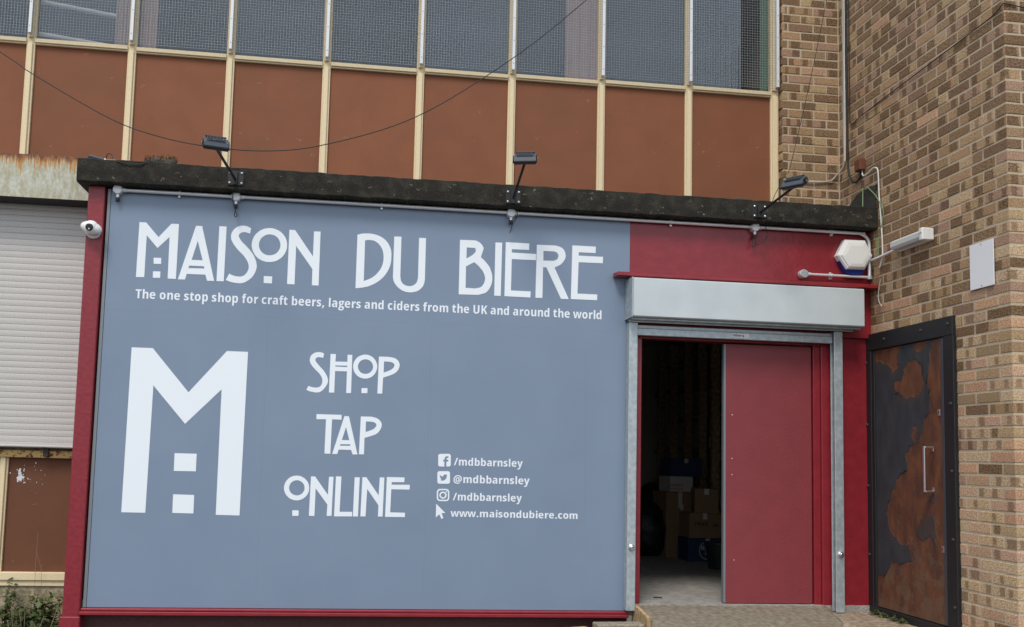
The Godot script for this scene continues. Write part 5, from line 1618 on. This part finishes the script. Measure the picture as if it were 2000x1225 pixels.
const LETTERS := [
	["letter_m",[[-1.539,2.782,-1.492,2.782,-1.402,2.681,-1.318,2.783,-1.266,2.784,-1.267,2.386,-1.324,2.386,-1.326,2.686,-1.405,2.602,-1.484,2.69,-1.485,2.388,-1.542,2.386]]],
	["letter_square",[[-1.428,2.531,-1.376,2.532,-1.374,2.489,-1.426,2.487]]],
	["letter_square",[[-1.427,2.433,-1.376,2.434,-1.376,2.388,-1.426,2.387]]],
	["letter_a",[[-1.147,2.778,-1.104,2.778,-1.001,2.385,-1.051,2.384,-1.064,2.427,-1.194,2.426,-1.204,2.385,-1.253,2.384],[-1.129,2.669,-1.089,2.53,-1.165,2.529],[-1.18,2.487,-1.077,2.487,-1.074,2.471,-1.184,2.468]]],
	["letter_i",[[-0.984,2.784,-0.933,2.785,-0.934,2.386,-0.985,2.385]]],
	["letter_s",[[-0.76,2.782,-0.768,2.786,-0.778,2.791,-0.789,2.795,-0.799,2.797,-0.808,2.798,-0.818,2.798,-0.83,2.797,-0.842,2.794,-0.853,2.79,-0.865,2.782,-0.876,2.772,-0.885,2.761,-0.892,2.748,-0.897,2.734,-0.899,2.719,-0.898,2.704,-0.895,2.69,-0.887,2.674,-0.876,2.656,-0.86,2.636,-0.845,2.619,-0.831,2.605,-0.817,2.593,-0.804,2.58,-0.793,2.566,-0.783,2.552,-0.775,2.538,-0.769,2.524,-0.765,2.511,-0.764,2.497,-0.765,2.484,-0.769,2.472,-0.774,2.46,-0.781,2.45,-0.788,2.441,-0.797,2.434,-0.806,2.429,-0.815,2.426,-0.825,2.425,-0.836,2.425,-0.847,2.426,-0.858,2.428,-0.873,2.432,-0.888,2.438,-0.899,2.443,-0.921,2.396,-0.912,2.393,-0.9,2.388,-0.887,2.384,-0.873,2.381,-0.857,2.379,-0.843,2.378,-0.83,2.377,-0.818,2.377,-0.806,2.379,-0.793,2.383,-0.781,2.389,-0.769,2.397,-0.757,2.406,-0.745,2.417,-0.735,2.428,-0.727,2.441,-0.72,2.454,-0.715,2.468,-0.711,2.482,-0.708,2.495,-0.708,2.509,-0.71,2.524,-0.713,2.54,-0.719,2.555,-0.725,2.569,-0.733,2.584,-0.743,2.599,-0.756,2.616,-0.77,2.632,-0.785,2.647,-0.798,2.66,-0.811,2.671,-0.822,2.682,-0.831,2.694,-0.838,2.705,-0.843,2.715,-0.845,2.723,-0.843,2.729,-0.841,2.734,-0.837,2.739,-0.832,2.743,-0.827,2.746,-0.821,2.748,-0.814,2.75,-0.807,2.751,-0.8,2.751,-0.792,2.75,-0.785,2.748,-0.778,2.746,-0.771,2.744,-0.766,2.742]]],
	["letter_o",[[-0.499,2.673,-0.5,2.651,-0.505,2.63,-0.513,2.61,-0.525,2.591,-0.54,2.575,-0.557,2.562,-0.577,2.551,-0.598,2.545,-0.62,2.542,-0.642,2.542,-0.663,2.547,-0.683,2.555,-0.702,2.566,-0.718,2.581,-0.731,2.598,-0.741,2.617,-0.748,2.638,-0.751,2.659,-0.75,2.681,-0.745,2.702,-0.737,2.723,-0.725,2.741,-0.71,2.757,-0.693,2.771,-0.673,2.781,-0.652,2.788,-0.631,2.791,-0.609,2.791,-0.587,2.786,-0.567,2.778,-0.548,2.767,-0.532,2.752,-0.518,2.735,-0.508,2.716,-0.502,2.695],[-0.547,2.672,-0.548,2.658,-0.55,2.645,-0.556,2.633,-0.563,2.621,-0.572,2.611,-0.582,2.603,-0.594,2.597,-0.607,2.593,-0.62,2.591,-0.633,2.591,-0.646,2.594,-0.659,2.599,-0.67,2.606,-0.68,2.615,-0.688,2.626,-0.694,2.637,-0.698,2.65,-0.7,2.664,-0.699,2.677,-0.696,2.69,-0.691,2.703,-0.684,2.714,-0.675,2.724,-0.664,2.732,-0.653,2.739,-0.64,2.743,-0.627,2.745,-0.613,2.744,-0.6,2.742,-0.588,2.737,-0.577,2.73,-0.567,2.721,-0.559,2.71,-0.553,2.698,-0.549,2.685]]],
	["letter_square",[[-0.655,2.438,-0.595,2.438,-0.595,2.387,-0.654,2.387]]],
	["letter_n",[[-0.488,2.787,-0.447,2.787,-0.312,2.6,-0.311,2.785,-0.264,2.786,-0.263,2.388,-0.311,2.388,-0.312,2.507,-0.435,2.671,-0.435,2.388,-0.488,2.388]]],
	["letter_d",[[0.003,2.778,0.013,2.781,0.026,2.785,0.04,2.788,0.054,2.79,0.07,2.791,0.086,2.792,0.104,2.791,0.122,2.789,0.141,2.785,0.159,2.779,0.176,2.772,0.192,2.762,0.206,2.752,0.219,2.739,0.23,2.725,0.239,2.709,0.247,2.692,0.252,2.675,0.255,2.66,0.256,2.645,0.256,2.628,0.256,2.608,0.254,2.585,0.249,2.563,0.242,2.54,0.231,2.517,0.219,2.496,0.206,2.478,0.192,2.462,0.175,2.447,0.157,2.433,0.137,2.42,0.117,2.41,0.098,2.401,0.078,2.395,0.059,2.39,0.038,2.386,0.017,2.383,0.003,2.381],[0.06,2.738,0.067,2.74,0.076,2.742,0.088,2.743,0.1,2.743,0.115,2.742,0.129,2.739,0.142,2.732,0.155,2.723,0.166,2.712,0.176,2.7,0.184,2.686,0.191,2.671,0.195,2.655,0.198,2.638,0.199,2.62,0.199,2.603,0.197,2.586,0.194,2.569,0.189,2.553,0.182,2.537,0.173,2.521,0.162,2.507,0.15,2.492,0.138,2.48,0.126,2.47,0.114,2.462,0.102,2.455,0.087,2.448,0.072,2.442,0.061,2.438]]],
	["letter_u",[[0.272,2.78,0.325,2.781,0.326,2.492,0.327,2.481,0.329,2.465,0.333,2.45,0.339,2.441,0.346,2.432,0.355,2.426,0.365,2.421,0.376,2.418,0.387,2.416,0.398,2.416,0.409,2.418,0.419,2.421,0.428,2.427,0.437,2.434,0.444,2.442,0.449,2.451,0.452,2.461,0.454,2.471,0.456,2.48,0.456,2.488,0.456,2.494,0.455,2.78,0.506,2.78,0.507,2.478,0.506,2.465,0.504,2.447,0.499,2.431,0.493,2.418,0.484,2.407,0.475,2.397,0.466,2.389,0.455,2.383,0.443,2.378,0.43,2.374,0.415,2.371,0.4,2.37,0.384,2.371,0.367,2.373,0.352,2.378,0.336,2.385,0.322,2.395,0.309,2.405,0.299,2.416,0.29,2.427,0.283,2.439,0.278,2.45,0.275,2.461,0.273,2.471,0.272,2.479,0.272,2.485,0.272,2.489]]],
	["letter_b",[[0.759,2.782,0.868,2.784,0.875,2.783,0.884,2.781,0.894,2.777,0.904,2.771,0.914,2.764,0.923,2.755,0.93,2.745,0.935,2.735,0.938,2.728,0.918,2.659,0.928,2.651,0.942,2.639,0.954,2.627,0.965,2.615,0.975,2.603,0.984,2.591,0.991,2.577,0.996,2.563,1.001,2.549,1.005,2.536,1.007,2.522,1.008,2.507,1.008,2.49,1.005,2.472,1.001,2.455,0.993,2.437,0.984,2.42,0.974,2.407,0.965,2.398,0.957,2.393,0.946,2.389,0.932,2.384,0.916,2.379,0.904,2.376,0.76,2.373],[0.81,2.727,0.871,2.727,0.874,2.724,0.877,2.718,0.879,2.713,0.879,2.707,0.878,2.7,0.874,2.693,0.868,2.686,0.86,2.677,0.85,2.669,0.837,2.66,0.822,2.651,0.811,2.644],[0.809,2.585,0.869,2.619,0.877,2.614,0.888,2.605,0.899,2.596,0.91,2.585,0.922,2.572,0.933,2.56,0.94,2.547,0.946,2.535,0.95,2.523,0.953,2.513,0.954,2.504,0.954,2.495,0.952,2.484,0.949,2.472,0.944,2.461,0.938,2.451,0.931,2.442,0.922,2.435,0.909,2.429,0.895,2.426,0.884,2.423,0.81,2.424]]],
	["letter_i",[[1.025,2.777,1.076,2.778,1.074,2.376,1.025,2.376]]],
	["letter_e",[[1.103,2.784,1.281,2.783,1.281,2.734,1.15,2.733,1.15,2.707,1.334,2.706,1.334,2.659,1.151,2.658,1.15,2.421,1.299,2.421,1.298,2.375,1.102,2.376]]],
	["letter_r",[[1.339,2.777,1.478,2.779,1.489,2.777,1.503,2.774,1.517,2.77,1.528,2.765,1.538,2.758,1.546,2.749,1.553,2.737,1.558,2.724,1.56,2.711,1.561,2.7,1.558,2.689,1.555,2.678,1.549,2.666,1.541,2.655,1.534,2.646,1.526,2.638,1.519,2.633,1.51,2.628,1.498,2.621,1.486,2.615,1.477,2.611,1.59,2.377,1.531,2.376,1.415,2.609,1.39,2.609,1.389,2.376,1.336,2.375],[1.39,2.732,1.46,2.733,1.467,2.733,1.477,2.732,1.487,2.729,1.494,2.724,1.5,2.717,1.504,2.711,1.505,2.704,1.505,2.698,1.504,2.692,1.501,2.685,1.498,2.678,1.492,2.672,1.484,2.667,1.475,2.664,1.469,2.661,1.391,2.66]]],
	["letter_e",[[1.611,2.787,1.792,2.787,1.791,2.738,1.661,2.737,1.66,2.711,1.849,2.712,1.848,2.663,1.661,2.661,1.656,2.422,1.808,2.422,1.808,2.379,1.606,2.378]]],
	["letter_s",[[-0.204,1.895,-0.209,1.897,-0.216,1.9,-0.224,1.902,-0.231,1.903,-0.238,1.904,-0.246,1.903,-0.255,1.902,-0.264,1.9,-0.273,1.896,-0.281,1.891,-0.289,1.884,-0.296,1.877,-0.3,1.868,-0.303,1.858,-0.304,1.849,-0.304,1.839,-0.301,1.829,-0.297,1.819,-0.291,1.81,-0.284,1.8,-0.276,1.791,-0.266,1.781,-0.256,1.771,-0.246,1.762,-0.237,1.754,-0.229,1.745,-0.223,1.737,-0.218,1.729,-0.214,1.721,-0.211,1.712,-0.209,1.702,-0.209,1.692,-0.21,1.682,-0.212,1.674,-0.216,1.666,-0.22,1.66,-0.225,1.655,-0.231,1.651,-0.238,1.649,-0.245,1.647,-0.252,1.647,-0.259,1.647,-0.266,1.647,-0.274,1.648,-0.281,1.649,-0.29,1.652,-0.3,1.655,-0.307,1.657,-0.32,1.628,-0.314,1.625,-0.304,1.622,-0.294,1.618,-0.285,1.616,-0.275,1.615,-0.265,1.613,-0.255,1.612,-0.245,1.612,-0.236,1.613,-0.229,1.614,-0.222,1.617,-0.215,1.621,-0.206,1.628,-0.198,1.637,-0.19,1.646,-0.184,1.656,-0.178,1.666,-0.173,1.676,-0.17,1.685,-0.169,1.693,-0.169,1.702,-0.171,1.713,-0.174,1.724,-0.179,1.735,-0.186,1.747,-0.194,1.759,-0.202,1.771,-0.212,1.782,-0.223,1.793,-0.233,1.803,-0.241,1.812,-0.249,1.821,-0.256,1.828,-0.26,1.835,-0.263,1.841,-0.264,1.846,-0.264,1.851,-0.262,1.856,-0.259,1.86,-0.255,1.863,-0.251,1.865,-0.246,1.866,-0.241,1.867,-0.234,1.867,-0.228,1.866,-0.221,1.865,-0.214,1.864,-0.209,1.863]]],
	["letter_h",[[-0.158,1.894,-0.119,1.894,-0.121,1.84,-0.036,1.841,-0.036,1.893,-0.002,1.893,-0.001,1.616,-0.036,1.615,-0.036,1.772,-0.121,1.771,-0.121,1.615,-0.159,1.615],[-0.12,1.812,-0.036,1.813,-0.036,1.803,-0.12,1.803]]],
	["letter_o",[[0.181,1.815,0.18,1.8,0.176,1.785,0.17,1.771,0.162,1.758,0.152,1.747,0.14,1.737,0.126,1.731,0.112,1.726,0.097,1.724,0.082,1.725,0.067,1.728,0.053,1.734,0.04,1.742,0.029,1.753,0.02,1.765,0.013,1.778,0.009,1.793,0.007,1.808,0.008,1.823,0.011,1.838,0.017,1.852,0.025,1.865,0.035,1.876,0.047,1.885,0.061,1.892,0.075,1.897,0.09,1.899,0.106,1.898,0.12,1.895,0.134,1.889,0.147,1.881,0.158,1.87,0.167,1.858,0.174,1.844,0.179,1.83],[0.15,1.814,0.15,1.804,0.148,1.795,0.144,1.787,0.139,1.779,0.132,1.772,0.125,1.767,0.116,1.762,0.107,1.76,0.098,1.758,0.088,1.759,0.079,1.761,0.07,1.764,0.062,1.769,0.055,1.776,0.05,1.783,0.045,1.791,0.043,1.8,0.041,1.809,0.042,1.819,0.044,1.828,0.048,1.836,0.053,1.844,0.059,1.851,0.067,1.856,0.075,1.861,0.084,1.863,0.094,1.865,0.103,1.864,0.113,1.862,0.121,1.859,0.129,1.854,0.136,1.847,0.142,1.84,0.146,1.832,0.149,1.823]]],
	["letter_square",[[0.073,1.655,0.116,1.656,0.116,1.62,0.073,1.618]]],
	["letter_p",[[0.19,1.889,0.257,1.889,0.268,1.888,0.283,1.886,0.298,1.884,0.309,1.879,0.319,1.873,0.328,1.866,0.334,1.858,0.339,1.848,0.342,1.839,0.342,1.828,0.34,1.817,0.337,1.807,0.333,1.797,0.327,1.788,0.319,1.78,0.311,1.773,0.3,1.766,0.287,1.759,0.266,1.751,0.242,1.742,0.225,1.736,0.223,1.62,0.188,1.619],[0.228,1.854,0.261,1.854,0.269,1.853,0.279,1.852,0.288,1.849,0.294,1.846,0.3,1.841,0.304,1.835,0.305,1.829,0.303,1.821,0.3,1.814,0.295,1.808,0.289,1.802,0.282,1.797,0.275,1.793,0.268,1.789,0.26,1.785,0.249,1.781,0.237,1.776,0.228,1.773]]],
	["letter_t",[[-0.241,1.457,-0.062,1.457,-0.062,1.422,-0.129,1.423,-0.132,1.177,-0.174,1.177,-0.172,1.423,-0.24,1.42]]],
	["letter_a",[[-0.042,1.449,-0.01,1.449,0.061,1.177,0.026,1.176,0.014,1.208,-0.074,1.208,-0.083,1.176,-0.119,1.176],[-0.028,1.37,-0.001,1.277,-0.054,1.277],[-0.062,1.247,0.006,1.248,0.008,1.237,-0.067,1.236]]],
	["letter_p",[[0.075,1.45,0.146,1.451,0.156,1.45,0.17,1.447,0.183,1.444,0.194,1.439,0.204,1.433,0.213,1.425,0.219,1.418,0.224,1.409,0.227,1.4,0.227,1.39,0.226,1.379,0.222,1.368,0.217,1.358,0.211,1.348,0.203,1.338,0.195,1.331,0.186,1.325,0.173,1.319,0.151,1.311,0.126,1.303,0.107,1.297,0.107,1.179,0.071,1.178],[0.113,1.415,0.144,1.415,0.152,1.414,0.163,1.413,0.173,1.41,0.18,1.406,0.185,1.401,0.188,1.395,0.189,1.389,0.187,1.383,0.183,1.377,0.179,1.371,0.173,1.365,0.164,1.359,0.147,1.352,0.127,1.344,0.113,1.339]]],
	["letter_o",[[-0.271,0.931,-0.272,0.915,-0.275,0.9,-0.281,0.886,-0.289,0.874,-0.3,0.863,-0.312,0.854,-0.326,0.847,-0.34,0.843,-0.356,0.841,-0.371,0.842,-0.386,0.846,-0.4,0.852,-0.413,0.86,-0.425,0.871,-0.434,0.883,-0.441,0.897,-0.446,0.911,-0.448,0.927,-0.447,0.942,-0.443,0.957,-0.438,0.971,-0.429,0.983,-0.419,0.994,-0.407,1.003,-0.393,1.01,-0.378,1.014,-0.363,1.016,-0.348,1.015,-0.332,1.012,-0.318,1.005,-0.305,0.997,-0.294,0.986,-0.284,0.974,-0.277,0.96,-0.273,0.946],[-0.304,0.931,-0.304,0.921,-0.306,0.912,-0.31,0.904,-0.315,0.896,-0.321,0.889,-0.329,0.884,-0.337,0.88,-0.346,0.877,-0.356,0.876,-0.365,0.877,-0.374,0.879,-0.383,0.883,-0.391,0.888,-0.398,0.894,-0.404,0.902,-0.408,0.91,-0.411,0.919,-0.412,0.928,-0.412,0.938,-0.409,0.947,-0.406,0.955,-0.401,0.963,-0.394,0.97,-0.387,0.975,-0.378,0.979,-0.369,0.982,-0.36,0.983,-0.351,0.983,-0.341,0.98,-0.333,0.977,-0.325,0.971,-0.318,0.965,-0.312,0.957,-0.308,0.949,-0.305,0.94]]],
	["letter_square",[[-0.383,0.771,-0.338,0.771,-0.338,0.733,-0.382,0.732]]],
	["letter_n",[[-0.262,1.013,-0.233,1.013,-0.138,0.885,-0.135,1.013,-0.103,1.014,-0.107,0.737,-0.141,0.736,-0.139,0.816,-0.226,0.929,-0.227,0.734,-0.266,0.735]]],
	["letter_l",[[-0.086,1.017,-0.047,1.017,-0.051,0.767,0.038,0.768,0.038,0.736,-0.089,0.734]]],
	["letter_i",[[0.047,1.014,0.083,1.014,0.08,0.736,0.044,0.736]]],
	["letter_n",[[0.102,1.016,0.13,1.016,0.222,0.889,0.226,1.017,0.259,1.017,0.255,0.739,0.222,0.739,0.223,0.819,0.139,0.933,0.134,0.738,0.097,0.737]]],
	["letter_e",[[0.277,1.021,0.404,1.021,0.403,0.987,0.313,0.985,0.312,0.967,0.443,0.969,0.443,0.935,0.311,0.934,0.309,0.77,0.415,0.769,0.415,0.738,0.273,0.737]]],
	["emblem_m",[[-1.543,1.885,-1.399,1.885,-1.139,1.582,-0.888,1.885,-0.741,1.885,-0.747,0.728,-0.91,0.729,-0.912,1.611,-1.151,1.359,-1.381,1.622,-1.388,0.735,-1.549,0.735]]],
	["emblem_square",[[-1.212,1.152,-1.061,1.152,-1.061,1.029,-1.211,1.028]]],
	["emblem_square",[[-1.207,0.866,-1.064,0.864,-1.063,0.736,-1.206,0.737]]],
	["social_icon",[[0.736,1.122,0.736,1.118,0.734,1.114,0.73,1.11,0.726,1.108,0.722,1.107,0.704,1.107,0.704,1.142,0.717,1.144,0.718,1.155,0.705,1.156,0.705,1.165,0.708,1.169,0.718,1.171,0.718,1.181,0.706,1.181,0.694,1.177,0.69,1.168,0.69,1.156,0.68,1.155,0.68,1.143,0.689,1.142,0.689,1.106,0.66,1.106,0.655,1.106,0.651,1.108,0.648,1.111,0.645,1.115,0.644,1.12,0.643,1.182,0.643,1.186,0.645,1.191,0.649,1.194,0.653,1.196,0.657,1.197,0.719,1.199,0.724,1.198,0.728,1.196,0.731,1.193,0.734,1.189,0.735,1.184]]],
	["social_icon",[[0.734,0.998,0.733,0.994,0.731,0.989,0.728,0.986,0.724,0.984,0.719,0.983,0.657,0.982,0.652,0.982,0.648,0.984,0.645,0.987,0.643,0.991,0.642,0.996,0.64,1.057,0.641,1.062,0.643,1.066,0.646,1.069,0.65,1.071,0.654,1.072,0.717,1.074,0.721,1.073,0.726,1.071,0.729,1.068,0.731,1.064,0.732,1.059],[0.657,1.048,0.665,1.04,0.675,1.035,0.684,1.034,0.684,1.041,0.69,1.048,0.7,1.049,0.705,1.046,0.712,1.049,0.71,1.043,0.712,1.042,0.709,1.037,0.708,1.027,0.701,1.014,0.688,1.005,0.674,1.004,0.66,1.009,0.672,1.013,0.664,1.019,0.668,1.02,0.659,1.028,0.664,1.029,0.657,1.038,0.661,1.038]]],
	["social_icon",[[0.732,0.881,0.731,0.874,0.728,0.867,0.723,0.862,0.717,0.859,0.71,0.857,0.665,0.857,0.658,0.858,0.651,0.861,0.646,0.866,0.642,0.872,0.641,0.879,0.64,0.922,0.641,0.929,0.644,0.935,0.649,0.941,0.655,0.944,0.662,0.945,0.707,0.946,0.714,0.945,0.721,0.942,0.726,0.937,0.729,0.931,0.731,0.924],[0.722,0.883,0.721,0.878,0.719,0.874,0.716,0.871,0.712,0.868,0.707,0.868,0.667,0.867,0.662,0.867,0.658,0.869,0.654,0.873,0.652,0.877,0.651,0.881,0.65,0.92,0.651,0.925,0.653,0.929,0.656,0.932,0.66,0.934,0.665,0.935,0.705,0.936,0.71,0.935,0.714,0.933,0.717,0.93,0.72,0.926,0.72,0.921]]],
	["social_icon_ring",[[0.712,0.901,0.711,0.894,0.709,0.888,0.705,0.882,0.699,0.878,0.693,0.876,0.686,0.875,0.679,0.875,0.673,0.878,0.667,0.882,0.663,0.887,0.66,0.893,0.659,0.9,0.66,0.906,0.662,0.912,0.666,0.918,0.671,0.922,0.678,0.925,0.685,0.926,0.692,0.925,0.698,0.923,0.704,0.919,0.708,0.913,0.711,0.907],[0.701,0.901,0.701,0.897,0.7,0.893,0.697,0.89,0.694,0.887,0.69,0.885,0.686,0.885,0.682,0.885,0.678,0.887,0.674,0.889,0.672,0.892,0.67,0.896,0.669,0.9,0.67,0.904,0.671,0.908,0.674,0.911,0.677,0.913,0.681,0.915,0.685,0.916,0.689,0.915,0.693,0.914,0.696,0.911,0.699,0.908,0.701,0.905]]],
	["social_icon_dot",[[0.715,0.926,0.714,0.923,0.712,0.921,0.71,0.921,0.707,0.921,0.705,0.923,0.704,0.926,0.705,0.928,0.707,0.93,0.709,0.931,0.712,0.93,0.714,0.928]]],
	["pointer_icon",[[0.638,0.838,0.706,0.773,0.679,0.771,0.693,0.737,0.679,0.73,0.662,0.763,0.638,0.739]]],
]
